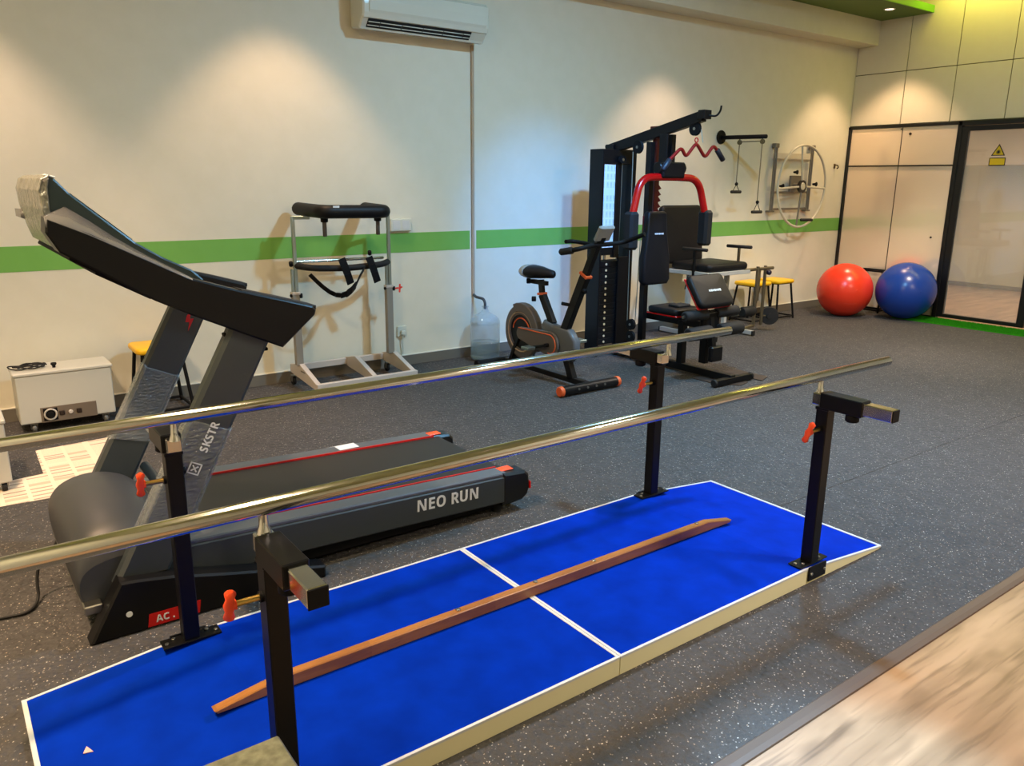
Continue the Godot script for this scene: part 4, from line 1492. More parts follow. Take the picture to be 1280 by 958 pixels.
	part("orange_collar", st, or_, sp)
	for p in [Vector3(x - 0.03, 0.80, -5.20), Vector3(x - 0.035, 0.66, -5.12)]:
		st = S()
		cyl(st, p, p + Vector3(-0.03, 0, -0.02), 0.022, 10, 0.004)
		part("adjusting_knob", st, M.black_matt, sp)
	st = S()
	var rings := []
	for q in [[-5.30, 0.02, 0.02, 0.872], [-5.28, 0.085, 0.048, 0.874], [-5.20, 0.105, 0.056, 0.876], [-5.10, 0.075, 0.050, 0.878], [-5.02, 0.042, 0.040, 0.878], [-4.95, 0.034, 0.032, 0.876], [-4.93, 0.014, 0.016, 0.872]]:
		var ring := []
		for i in 16:
			var a := TAU * i / 16
			ring.append(Vector3(x + cos(a) * q[1], q[3] + sin(a) * q[2], q[0]))
		rings.append(ring)
	loft(st, rings)
	var sd := part("saddle", st, M.leather, t)
	st = S()
	rings = []
	for q in [[-5.312, 0.02, 0.02], [-5.290, 0.092, 0.054], [-5.225, 0.110, 0.060]]:
		var ring := []
		for i in 16:
			var a := TAU * i / 16
			ring.append(Vector3(x + cos(a) * q[1], 0.875 + sin(a) * q[2], q[0]))
		rings.append(ring)
	loft(st, rings)
	part("saddle_rear", st, mat("saddle_grey", Color(0.60, 0.60, 0.58), 0.4), sd, "pale grey saddle rear")
	# handlebar post, bars and console
	st = S()
	bar(st, Vector3(x, 0.40, -4.80), Vector3(x, 0.90, -4.555), 0.055, 0.075, 0.004)
	bar(st, Vector3(x, 0.90, -4.555), Vector3(x, 1.16, -4.43), 0.042, 0.06, 0.004)
	var hp := part("handlebar_post", st, dk, t)
	st = S()
	bar(st, Vector3(x, 0.90, -4.556), Vector3(x, 0.92, -4.546), 0.07, 0.09, 0.004)
	part("orange_collar", st, or_, hp)
	st = S()
	cyl(st, Vector3(x, 0.80, -4.62), Vector3(x - 0.005, 0.78, -4.54), 0.02, 10, 0.004)
	part("adjusting_knob", st, M.black_matt, hp)
	st = S()
	cyl(st, Vector3(x - 0.02, 0.66, -4.70), Vector3(x - 0.06, 0.67, -4.76), 0.014, 10, 0.003)
	part("adjusting_knob", st, M.black_matt, hp)
	st = S()
	tube(st, bend([Vector3(x - 0.24, 1.10, -4.53), Vector3(x - 0.22, 1.13, -4.38), Vector3(x - 0.08, 1.15, -4.40), Vector3(x + 0.08, 1.15, -4.40), Vector3(x + 0.22, 1.16, -4.38), Vector3(x + 0.26, 1.23, -4.20)], 0.06), 0.017, 12)
	for s in [-1, 1]:
		tube(st, bend([Vector3(x + s * 0.06, 1.15, -4.42), Vector3(x + s * 0.07, 1.16, -4.52), Vector3(x + s * 0.12, 1.17, -4.58), Vector3(x + s * 0.20, 1.17, -4.56)], 0.04), 0.015, 10)
	part("handlebar", st, M.black_matt, t)
	st = S()
	tube(st, [Vector3(x - 0.245, 1.094, -4.57), Vector3(x - 0.243, 1.096, -4.56), Vector3(x - 0.232, 1.114, -4.45), Vector3(x - 0.231, 1.116, -4.44)], [0.018, 0.026, 0.026, 0.02], 12)
	part("hand_grip", st, M.foam, t)
	st = S()
	var cb := Basis(Vector3(0, 1, 0), 0.0) * Basis(Vector3(1, 0, 0), 0.55)
	rbox(st, Vector3(x, 1.235, -4.36), Vector3(0.15, 0.13, 0.035), 0.012, cb)
	var co := part("display", st, mat("console_grey", Color(0.55, 0.57, 0.57), 0.35), t, "grey display unit")
	st = S()
	rbox(st, Vector3(x, 1.235, -4.36) - cb.z * 0.018, Vector3(0.10, 0.06, 0.003), 0.001, cb)
	part("display_panel", st, M.black_matt, co)
	st = S()
	bar(st, Vector3(x, 1.13, -4.42), Vector3(x, 1.21, -4.37), 0.05, 0.03, 0.004)
	part("display_stalk", st, M.black_matt, co)

# ------------------------------------------------------------------ standing walking frame
func build_walker():
	var t = thing("walking_frame", "grey standing frame on casters with black padded arm rest", "walking frame", Vector3(2.66, 0, -5.75), 0, "", true)
	var paint := mat("walker_paint", Color(0.74, 0.70, 0.66), 0.38)
	var xs := [2.245, 2.72, 3.065]
	for i in 3:
		var st := S()
		var lo := 0.10 if i == 1 else 0.09
		prism(st, [Vector2(-6.03, 0.10), Vector2(-6.03, 0.165), Vector2(-5.84, 0.205), Vector2(-5.52, 0.105), Vector2(-5.52, 0.055), Vector2(-5.60, 0.06)], -0.02, 0.02, Transform3D(Basis(Vector3(0, 0, 1), Vector3(0, 1, 0), Vector3(-1, 0, 0)), Vector3(xs[i], 0, 0)), 0.002)
		var sp := part("base_side", st, paint, t)
		if i == 0:
			st = S()
			rbox(st, Vector3(xs[i] - 0.0205, 0.15, -5.76), Vector3(0.001, 0.012, 0.09))
			part("maker_plate", st, mat("plate_grey", Color(0.38, 0.36, 0.33), 0.5), sp)
	var st := S()
	rbox(st, Vector3(2.655, 0.08, -5.50), Vector3(0.862, 0.05, 0.04), 0.003)
	part("front_bar", st, paint, t)
	st = S()
	rbox(st, Vector3(2.655, 0.135, -6.01), Vector3(0.84, 0.05, 0.03), 0.003)
	part("rear_bar", st, paint, t)
	for p in [[2.235, -6.0], [3.075, -6.0], [2.27, -5.46], [3.06, -5.44]]:
		caster("caster", Vector3(p[0], 0, p[1]), 0.036, t, M.rubber_black, M.steel)
	# columns with sliding galvanised tubes
	for s in [0, 1]:
		var x: float = 2.235 if s == 0 else 3.035
		st = S()
		rbox(st, Vector3(x, 0.47, -5.85), Vector3(0.058, 0.56, 0.045), 0.004)
		var col := part("column", st, mat("column_grey", Color(0.52, 0.50, 0.46), 0.42), t)
		st = S()
		rbox(st, Vector3(x, 0.755, -5.85), Vector3(0.066, 0.02, 0.052), 0.003)
		part("column_cap", st, paint, col)
		st = S()
		bar(st, Vector3(x + 0.012, 0.60, -5.85), Vector3(x + 0.012, 1.335, -5.85), 0.026, 0.026, 0.003, Vector3(1, 0, 0))
		bar(st, Vector3(x + 0.012, 1.325, -5.85), Vector3(x + (0.13 if s == 0 else -0.13), 1.325, -5.80), 0.026, 0.026, 0.003)
		part("sliding_tube", st, M.galvanised, t, "galvanised sliding tube")
		st = S()
		bar(st, Vector3(x - 0.014, 0.60, -5.852), Vector3(x - 0.014, 0.94, -5.852), 0.022, 0.022, 0.003, Vector3(1, 0, 0))
		part("inner_tube", st, M.galvanised, t)
		st = S()
		cyl(st, Vector3(x + 0.03, 0.735, -5.84), Vector3(x + 0.05, 0.735, -5.83), 0.019, 12, 0.004)
		part("locking_knob", st, M.black_matt, col)
		st = S()
		cyl(st, Vector3(x - 0.03, 0.74, -5.84), Vector3(x - 0.045, 0.74, -5.84), 0.013, 10, 0.003)
		part("locking_knob", st, M.black_matt, col)
		if s == 1:
			st = S()
			cyl(st, Vector3(x + 0.05, 0.735, -5.83), Vector3(x + 0.085, 0.737, -5.82), 0.007, 8)
			bar(st, Vector3(x + 0.085, 0.70, -5.82), Vector3(x + 0.09, 0.77, -5.82), 0.014, 0.014, 0.004)
			bar(st, Vector3(x + 0.085, 0.737, -5.82), Vector3(x + 0.11, 0.745, -5.815), 0.014, 0.014, 0.004)
			part("clamp_knob", st, mat("pink_knob", Color(0.92, 0.25, 0.20), 0.4), col, "pinkish red clamp knob")
	# U shaped arm rest, open to the wall
	st = S()
	tube(st, bend([Vector3(2.35, 1.385, -5.98), Vector3(2.35, 1.385, -5.975), Vector3(2.38, 1.375, -5.585), Vector3(2.90, 1.37, -5.585), Vector3(2.915, 1.38, -5.975), Vector3(2.915, 1.38, -5.98)], 0.07, 6), 0.050, 18)
	var rest := part("arm_rest", st, M.leather, t, "black padded U shaped arm rest")
	for e in [Vector3(2.35, 1.385, -5.98), Vector3(2.915, 1.38, -5.98)]:
		st = S()
		ball(st, e, 0.05, 14)
		part("rest_end", st, M.leather, rest)
	st = S()
	rbox(st, Vector3(2.47, 1.41, -5.548), Vector3(0.05, 0.016, 0.004), 0.001)
	part("maker_label", st, M.white_letter, rest)
	for x in [2.42, 2.86]:
		st = S()
		cyl(st, Vector3(x, 1.33, -5.66), Vector3(x, 1.19, -5.66), 0.0155, 12, 0.003)
		var g := part("hand_grip", st, mat("grip_grey", Color(0.30, 0.27, 0.24), 0.5), rest)
		st = S()
		cyl(st, Vector3(x, 1.335, -5.66), Vector3(x, 1.295, -5.66), 0.028, 12, 0.005)
		part("grip_clamp", st, M.black_matt, g)
	# waist support bar with straps
	st = S()
	tube(st, bend([Vector3(2.25, 0.965, -5.86), Vector3(2.34, 0.95, -5.74), Vector3(2.62, 0.94, -5.70), Vector3(2.93, 0.95, -5.74), Vector3(3.04, 0.955, -5.86)], 0.10, 6), 0.025, 12)
	var wb := part("waist_bar", st, M.foam, t, "black padded waist bar")
	st = S()
	cyl(st, Vector3(2.26, 0.985, -5.92), Vector3(3.03, 0.985, -5.92), 0.012, 10)
	part("cross_rod", st, M.chrome, t)
	for x in [2.55, 2.78]:
		st = S()
		var strap := []
		for y in [1.02, 0.96, 0.90, 0.82]:
			strap.append(Vector3(x + (1.02 - y) * 0.35, y, -5.665 + absf(y - 0.93) * -0.1))
		for i in 3:
			bar(st, strap[i], strap[i + 1], 0.06, 0.008, 0.002, Vector3(0, 0, 1))
		part("strap", st, M.black_matt, wb)
	st = S()
	var belt := []
	for i in 11:
		var f := i / 10.0
		belt.append(Vector3(lerpf(2.30, 2.75, f), 0.93 - sin(f * PI) * 0.17 - (0.02 if f < 0.9 else 0.0), -5.70 + sin(f * PI) * 0.05))
	for i in 10:
		bar(st, belt[i], belt[i + 1], 0.008, 0.04 + 0.075 * exp(-pow((i - 7.0) / 2.0, 2)), 0.002, Vector3(0, 0.6, 0.5))
	part("sling_strap", st, M.black_matt, wb)
	for p in [Vector3(2.22, 0.965, -5.86), Vector3(2.88, 1.02, -5.86)]:
		st = S()
		cyl(st, p, p + Vector3(-0.01, 0.03, 0.02), 0.016, 10, 0.003)
		part("locking_knob", st, M.black_matt, wb)

# ------------------------------------------------------------------ leg exercise chair with lever and weights
func build_leg_chair():
	var t = thing("leg_exercise_chair", "white framed leg exercise chair with black padded seat and back", "exercise chair", Vector3(6.8, 0, -5.6), 0, "", true)
	var wh := mat("chair_white", Color(0.70, 0.70, 0.68), 0.38)
	var dull := mat("lever_steel", Color(0.50, 0.46, 0.38), 0.35, 0.85)
	var st := S()
	cushion(st, pill(0.65, 0.56, 0.07), 0.085, Transform3D(Basis(Vector3(1, 0, 0), Vector3(0, 0, -1), Vector3(0, 1, 0)), Vector3(6.775, 0.745, -5.62)), 0.42)
	part("seat", st, M.leather, t, "black padded seat")
	st = S()
	cushion(st, pill(0.64, 0.62, 0.06), 0.075, Transform3D(Basis(Vector3(1, 0, 0), -0.10), Vector3(6.64, 1.06, -5.93)), 0.42)
	part("backrest", st, M.leather, t, "black padded backrest")
	for b in [[Vector3(6.44, 0.685, -5.90), Vector3(6.44, 0.685, -5.34)], [Vector3(7.10, 0.685, -5.90), Vector3(7.10, 0.685, -5.34)], [Vector3(6.44, 0.685, -5.35), Vector3(7.10, 0.685, -5.35)], [Vector3(6.44, 0.685, -5.89), Vector3(7.10, 0.685, -5.89)]]:
		st = S()
		bar(st, b[0], b[1], 0.04, 0.04, 0.003)
		part("seat_rail", st, wh, t)
	for x in [6.46, 7.08]:
		st = S()
		rbox(st, Vector3(x, 0.36, -5.62), Vector3(0.045, 0.63, 0.045), 0.003)
		var leg := part("leg", st, wh, t)
		st = S()
		bar(st, Vector3(x, 0.035, -5.98), Vector3(x, 0.035, -5.22), 0.045, 0.045, 0.003)
		var ft := part("foot_rail", st, wh, t)
		for z in [-5.985, -5.215]:
			st = S()
			rbox(st, Vector3(x, 0.03, z), Vector3(0.05, 0.055, 0.02), 0.004)
			part("foot_cap", st, M.rubber_black, ft)
	st = S()
	bar(st, Vector3(6.46, 0.06, -5.62), Vector3(7.08, 0.06, -5.62), 0.04, 0.04, 0.003)
	bar(st, Vector3(6.60, 0.70, -5.90), Vector3(6.60, 0.98, -5.97), 0.04, 0.04, 0.003)
	part("cross_rail", st, wh, t)
	# T shaped hand grips
	for x in [6.42, 7.14]:
		st = S()
		rbox(st, Vector3(x, 0.79, -5.53), Vector3(0.025, 0.28, 0.025), 0.002)
		var gp := part("grip_post", st, dull if x > 7 else M.black_matt, t)
		st = S()
		cyl(st, Vector3(x - 0.02, 0.935, -5.68), Vector3(x + 0.02, 0.935, -5.38), 0.018, 12, 0.004)
		part("hand_grip", st, M.rubber_black, gp)
	# levers hanging beside the seat
	for a in [[7.24, -5.34], [7.40, -5.36]]:
		st = S()
		rbox(st, Vector3(a[0], 0.40, a[1]), Vector3(0.028, 0.66, 0.028), 0.003)
		part("lever", st, dull, t)
	st = S()
	cyl(st, Vector3(7.02, 0.70, -5.35), Vector3(7.52, 0.70, -5.35), 0.018, 12)
	rbox(st, Vector3(7.30, 0.52, -5.36), Vector3(0.03, 0.34, 0.02), 0.002)
	part("lever_axle", st, dull, t)
	st = S()
	cyl(st, Vector3(7.40, 0.66, -5.33), Vector3(7.40, 0.66, -5.29), 0.028, 12, 0.006)
	part("adjusting_knob", st, mat("knob_violet", Color(0.08, 0.05, 0.16), 0.4), t)
	st = S()
	cyl(st, Vector3(7.02, 0.25, -5.34), Vector3(7.22, 0.25, -5.34), 0.055, 18, 0.01)
	part("leg_roller", st, M.foam, t)
	st = S()
	bar(st, Vector3(7.06, 0.06, -5.34), Vector3(7.24, 0.08, -5.34), 0.03, 0.03, 0.003)
	part("lever_foot", st, dull, t)
	st = S()
	cyl(st, Vector3(7.40, 0.17, -5.36), Vector3(7.56, 0.17, -5.32), 0.012, 10)
	var ax := part("weight_bar", st, dull, t)
	st = S()
	lathe(st, [Vector2(0.0, -0.02), Vector2(0.095, -0.02), Vector2(0.10, -0.012), Vector2(0.10, 0.012), Vector2(0.095, 0.02), Vector2(0.0, 0.02)], 28, along(Vector3(-0.72, 0.05, 0.69), Vector3(7.49, 0.17, -5.32)), true)
	lathe(st, [Vector2(0.0, 0.02), Vector2(0.03, 0.02), Vector2(0.03, 0.035), Vector2(0.0, 0.035)], 16, along(Vector3(-0.72, 0.05, 0.69), Vector3(7.49, 0.17, -5.32)), true)
	part("weight_disc", st, M.rubber_black, ax, "round black weight disc")
	st = S()
	tube(st, [Vector3(6.42, 0.66, -5.6), Vector3(6.36, 0.52, -5.58)], 0.006, 8)
	part("release_lever", st, M.black_matt, t)

# ------------------------------------------------------------------ things on the walls
func build_wall_things():
	# air conditioner
	var t = thing("air_conditioner", "white split air conditioner mounted high on the wall", "air conditioner", Vector3(3.49, 2.74, BACK), 0, "", true)
	var white := mat("ac_white", Color(0.82, 0.82, 0.76), 0.16)
	var xa := 2.905
	var xb := 4.06
	var side := Transform3D(Basis(Vector3(0, 0, 1), Vector3(0, 1, 0), Vector3(1, 0, 0)), Vector3.ZERO)   # (z, y) outline swept along x
	var st := S()
	prism(st, [Vector2(BACK, 2.752), Vector2(-6.00, 2.735), Vector2(-5.955, 2.732), Vector2(-5.945, 2.75), Vector2(-5.90, 2.80), Vector2(-5.885, 2.805), Vector2(-5.872, 2.84), Vector2(-5.868, 2.90), Vector2(-5.872, 3.00), Vector2(-5.90, 3.03), Vector2(BACK, 3.035)], xa, xb, side, 0.012)
	var body := part("body", st, white, t)
	st = S()
	prism(st, [Vector2(-5.876, 2.832), Vector2(-5.862, 2.86), Vector2(-5.860, 2.93), Vector2(-5.866, 3.005), Vector2(-5.876, 3.01)], xa + 0.05, xb - 0.03, side, 0.004)
	part("front_panel", st, white, t)
	st = S()
	prism(st, [Vector2(-5.957, 2.748), Vector2(-5.944, 2.7445), Vector2(-5.893, 2.797), Vector2(-5.90, 2.806)], xa + 0.055, xb - 0.16, side)
	var vent := part("air_outlet", st, mat("vent_dark", Color(0.03, 0.03, 0.03), 0.6), t, "dark air outlet slot")
	for i in 2:
		st = S()
		var yy := 2.758 + i * 0.022
		bar(st, Vector3(xa + 0.06, yy, -5.930 + i * 0.021), Vector3(xb - 0.165, yy, -5.930 + i * 0.021), 0.008, 0.006, 0.001)
		part("louvre", st, white, vent)
	for i in 5:
		st = S()
		rbox(st, Vector3(xa + 0.16 + i * 0.19, 2.772, -5.923), Vector3(0.006, 0.05, 0.02), 0.001, Basis(Vector3(1, 0, 0), 0.75))
		part("vane", st, mat("vane_grey", Color(0.2, 0.2, 0.19), 0.5), vent)
	# drain conduit, hose and water bottle
	t = thing("drain_conduit", "thin beige drain pipe running down from the air conditioner", "pipe", Vector3(4.03, 0.56, BACK), 0, "", true)
	st = S()
	rbox(st, Vector3(4.032, 1.655, BACK + 0.012), Vector3(0.026, 2.16, 0.024), 0.004)
	part("pipe", st, mat("conduit", Color(0.68, 0.60, 0.50), 0.5), t)
	st = S()
	tube(st, bend([Vector3(4.032, 0.585, BACK + 0.014), Vector3(4.034, 0.565, BACK + 0.05), Vector3(4.037, 0.56, -5.93), Vector3(4.037, 0.53, -5.90), Vector3(4.037, 0.47, -5.90)], 0.03), 0.013, 10)
	part("hose", st, mat("hose_grey", Color(0.22, 0.24, 0.26), 0.5), t, "dark grey drain hose")
	water_bottle()
	# sockets
	t = thing("wall_socket", "long white socket box on the wall above the green stripe", "wall socket", Vector3(3.29, 1.22, BACK), 0, "", true)
	st = S()
	rbox(st, Vector3(3.285, 1.235, BACK + 0.018), Vector3(0.20, 0.105, 0.036), 0.006)
	var sb := part("box", st, white, t)
	for i in 2:
		st = S()
		rbox(st, Vector3(3.24 + i * 0.09, 1.235, BACK + 0.0365), Vector3(0.07, 0.075, 0.003), 0.002)
		part("faceplate", st, mat("socket_face", Color(0.80, 0.80, 0.78), 0.3), sb)
	t = thing("wall_socket", "square white socket low on the wall with a cable below", "wall socket", Vector3(3.27, 0.30, BACK), 0, "", true)
	st = S()
	rbox(st, Vector3(3.275, 0.315, BACK + 0.010), Vector3(0.09, 0.09, 0.02), 0.004)
	sb = part("box", st, white, t)
	st = S()
	rbox(st, Vector3(3.275, 0.305, BACK + 0.033), Vector3(0.04, 0.04, 0.03), 0.005)
	part("plug", st, white, sb)
	st = S()
	tube(st, bend([Vector3(3.275, 0.285, BACK + 0.035), Vector3(3.27, 0.22, BACK + 0.03), Vector3(3.278, 0.11, BACK + 0.02)], 0.03), 0.005, 8)
	part("cable", st, white, sb)
	# wall pulley
	t = thing("wall_pulley", "black wall arm with a rope pulley and two hanging handles", "rope pulley", Vector3(7.39, 2.10, BACK), 0, "", true)
	st = S()
	cyl(st, Vector3(7.39, 2.105, BACK), Vector3(7.39, 2.105, BACK + 0.02), 0.075, 22, 0.004)
	cyl(st, Vector3(7.39, 2.10, BACK + 0.01), Vector3(7.39, 2.09, -5.48), 0.022, 14, 0.004)
	part("arm", st, M.black_matt, t)
	for a in [[-5.83, 1.58, 1.51], [-5.53, 1.39, 1.30]]:
		st = S()
		lathe(st, [Vector2(0.0, -0.012), Vector2(0.025, -0.012), Vector2(0.018, 0.0), Vector2(0.025, 0.012), Vector2(0.0, 0.012)], 14, along(Vector3(1, 0, 0), Vector3(7.39, 2.04, a[0])), true)
		rbox(st, Vector3(7.39, 2.065, a[0]), Vector3(0.008, 0.05, 0.012), 0.001)
		part("pulley", st, mat("pulley_olive", Color(0.30, 0.28, 0.18), 0.5), t)
		st = S()
		cyl(st, Vector3(7.39, 2.04, a[0]), Vector3(7.39, a[1], a[0] - 0.005), 0.0055, 8)
		var rp := part("rope", st, mat("rope", Color(0.38, 0.36, 0.27), 0.8), t)
		st = S()
		var hy: float = a[2]
		for s in [-1, 1]:
			cyl(st, Vector3(7.39, a[1] + 0.01, a[0]), Vector3(7.39 + s * 0.055, hy, a[0] + s * 0.005), 0.004, 6)
		ball(st, Vector3(7.39, a[1] + 0.015, a[0]), 0.02, 10)
		part("handle_stirrup", st, M.black_matt, rp)
		st = S()
		cyl(st, Vector3(7.39 - 0.075, hy, a[0] - 0.006), Vector3(7.39 + 0.075, hy, a[0] + 0.006), 0.017, 12, 0.003)
		part("handle", st, M.rubber_black, rp)
	st = S()
	cyl(st, Vector3(7.39, 2.045, -5.83), Vector3(7.39, 2.045, -5.53), 0.0055, 8)
	part("rope_run", st, mat("rope", Color(0.38, 0.36, 0.27), 0.8), t)
	# shoulder wheel
	t = thing("shoulder_wheel", "large white shoulder exercise wheel on a grey wall frame", "exercise wheel", Vector3(8.75, 1.07, BACK), 0, "", true)
	var grey: Material = mat("wheel_frame", Color(0.50, 0.47, 0.42), 0.4, 0.5)
	var off := mat("wheel_white", Color(0.78, 0.75, 0.66), 0.35)
	for x in [8.36, 9.10]:
		st = S()
		for d in [-0.018, 0.018]:
			cyl(st, Vector3(x + d, 1.27, -6.05), Vector3(x + d, 2.05, -6.05), 0.012, 10)
		rbox(st, Vector3(x, 2.045, -6.06), Vector3(0.07, 0.05, 0.06), 0.004)
		rbox(st, Vector3(x, 1.275, -6.065), Vector3(0.10, 0.02, 0.06), 0.002)
		part("frame_post", st, grey, t)
	for y in [1.93, 1.50, 1.30]:
		st = S()
		rbox(st, Vector3(8.73, y, -6.06), Vector3(0.74, 0.07 if y > 1.6 else 0.025, 0.02), 0.003)
		part("frame_rail", st, off if y > 1.6 else grey, t)
	st = S()
	rbox(st, Vector3(8.80, 1.60, -6.05), Vector3(0.22, 0.20, 0.03), 0.004)
	cyl(st, Vector3(8.76, 1.575, -6.05), Vector3(8.76, 1.575, -5.92), 0.035, 14)
	part("bearing", st, grey, t)
	var wc := Vector3(8.76, 1.572, -5.92)
	st = S()
	tube(st, circle(wc, Vector3(1, 0, 0), Vector3(0, 1, 0), 0.485, 64), 0.0145, 10, false, true)
	var rim := part("wheel_rim", st, off, t)
	for a in [PI * 0.545, PI * 1.02, PI * 1.47, PI * 1.985]:
		st = S()
		cyl(st, wc, wc + Vector3(cos(a), sin(a), 0) * 0.485, 0.0125, 10)
		part("spoke", st, off if absf(sin(a)) < 0.5 or sin(a) > 0 else grey, rim)
	st = S()
	lathe(st, [Vector2(0.0, -0.02), Vector2(0.075, -0.02), Vector2(0.075, 0.012), Vector2(0.0, 0.012)], 24, along(Vector3(0, 0, 1), wc), true)
	var hub := part("hub", st, mat("hub_dark", Color(0.13, 0.11, 0.09), 0.4), rim)
	st = S()
	lathe(st, [Vector2(0.0, 0.012), Vector2(0.045, 0.012), Vector2(0.040, 0.018), Vector2(0.0, 0.018)], 20, along(Vector3(0, 0, 1), wc), true)
	part("hub_cap", st, off, rim)
	st = S()
	cyl(st, Vector3(8.78, 1.17, -5.91), Vector3(8.95, 1.168, -5.86), 0.018, 12, 0.004)
	part("handle", st, M.rubber_black, rim)
	for p in [Vector3(8.68, 1.74, -6.0), Vector3(8.42, 1.575, -6.0), Vector3(9.10, 1.60, -6.0)]:
		st = S()
		tube(st, [p, p + Vector3(0, 0, 0.025), p + Vector3(0, 0, 0.05)], [0.012, 0.015, 0.028], 12)
		part("clamp_knob", st, M.black_matt, t)
	# coat hook by the corner
	t = thing("wall_hook", "small dark hook on the wall between wheel and glass partition", "wall hook", Vector3(9.69, 1.83, BACK), 0, "", true)
	st = S()
	rbox(st, Vector3(9.69, 1.83, BACK + 0.003), Vector3(0.04, 0.06, 0.006), 0.002)
	tube(st, bend([Vector3(9.69, 1.845, BACK), Vector3(9.69, 1.84, BACK + 0.05), Vector3(9.69, 1.81, BACK + 0.06), Vector3(9.69, 1.80, BACK + 0.04)], 0.015), 0.008, 8)
	part("hook", st, mat("hook_brown", Color(0.35, 0.28, 0.20), 0.4, 0.6), t)

func water_bottle():
	var t = thing("water_bottle", "large clear water bottle on the floor under the drain pipe", "water bottle", Vector3(4.037, 0.0, -5.90))
	var st := S()
	var prof := [Vector2(0.0, 0.004), Vector2(0.115, 0.002), Vector2(0.132, 0.012), Vector2(0.137, 0.035), Vector2(0.137, 0.05), Vector2(0.134, 0.055), Vector2(0.137, 0.06), Vector2(0.137, 0.33), Vector2(0.134, 0.336), Vector2(0.137, 0.342), Vector2(0.135, 0.36), Vector2(0.125, 0.385), Vector2(0.10, 0.410), Vector2(0.06, 0.430), Vector2(0.036, 0.445), Vector2(0.028, 0.465), Vector2(0.027, 0.485), Vector2(0.031, 0.490), Vector2(0.031, 0.50)]
	lathe(st, prof, 36, Transform3D())
	var g := StandardMaterial3D.new()
	g.albedo_color = Color(0.62, 0.74, 0.82, 0.30)
	g.transparency = BaseMaterial3D.TRANSPARENCY_ALPHA
	g.roughness = 0.05
	g.metallic_specular = 0.5
	part("bottle", st, g, t)
	st = S()
	lathe(st, [Vector2(0.0, 0.008), Vector2(0.112, 0.008), Vector2(0.128, 0.018), Vector2(0.132, 0.04), Vector2(0.132, 0.165), Vector2(0.0, 0.165)], 36, Transform3D())
	var w := StandardMaterial3D.new()
	w.albedo_color = Color(0.52, 0.68, 0.74, 0.40)
	w.transparency = BaseMaterial3D.TRANSPARENCY_ALPHA
	w.roughness = 0.02
	part("water", st, w, t)

# ------------------------------------------------------------------ exercise balls and the rack behind them
func build_balls():
	for a in [["red shiny exercise ball on the floor near the corner", Vector3(9.2, 0.33, -5.47), 0.33, Color(0.90, 0.23, 0.13), "ball_red"], ["blue shiny exercise ball on the floor by the glass partition", Vector3(9.59, 0.345, -4.90), 0.345, Color(0.09, 0.24, 0.58), "ball_blue"]]:
		var t = thing("exercise_ball", a[0], "exercise ball", Vector3(a[1].x, 0.009 if a[4] == "ball_blue" else 0.0, a[1].z), 0, "exercise balls by the glass partition")
		var st := S()
		var prof := []
		var r: float = a[2]
		for i in 41:
			var th := PI * i / 40.0 - PI / 2
			var y := sin(th) * r
			var rr := cos(th) * r
			if y < -r * 0.965:
				y = -r * 0.965 + (y + r * 0.965) * 0.15
			prof.append(Vector2(rr, y + r * 0.97))
		lathe(st, prof, 56, Transform3D())
		part("ball_skin", st, mat(a[4], a[3], 0.27), t)
		st = S()
		var dir := Vector3(-0.55, 0.1, 0.82).normalized()
		cyl(st, Vector3(0, r * 0.97, 0) + dir * (r - 0.006), Vector3(0, r * 0.97, 0) + dir * (r + 0.002), 0.012, 10, 0.002)
		part("valve_plug", st, mat(a[4], a[3], 0.27), t)
		if a[4] == "ball_red":
			st = S()
			var d0 := Vector3(-0.62, -0.42, 0.66).normalized()
			var u := Vector3(0.72, 0.0, 0.69).normalized()
			for i in 9:
				var d1 := (d0 + u * (i - 4) * 0.055).normalized()
				ball(st, Vector3(0, r * 0.97, 0) + d1 * (r - 0.0165), 0.019, 8, 0.6)
			part("print_mark", st, mat("ball_print", Color(0.88, 0.32, 0.25), 0.4), t, "faint pale print")
	var rk = thing("low_rack", "low black metal rack behind the two exercise balls", "rack", Vector3(9.82, 0, -5.46), 0, "", true)
	var st := S()
	for z in [-5.64, -5.29]:
		for x in [9.72, 9.91]:
			st = S()
			rbox(st, Vector3(x, 0.27, z), Vector3(0.02, 0.54, 0.02), 0.002)
			part("leg", st, M.black_matt, rk)
	for y in [0.03, 0.53]:
		st = S()
		for x in [9.72, 9.91]:
			bar(st, Vector3(x, y, -5.64), Vector3(x, y, -5.29), 0.02, 0.02, 0.002)
		for z in [-5.64, -5.29]:
			bar(st, Vector3(9.72, y, z), Vector3(9.91, y, z), 0.02, 0.02, 0.002)
		part("ring_frame", st, M.black_matt, rk)

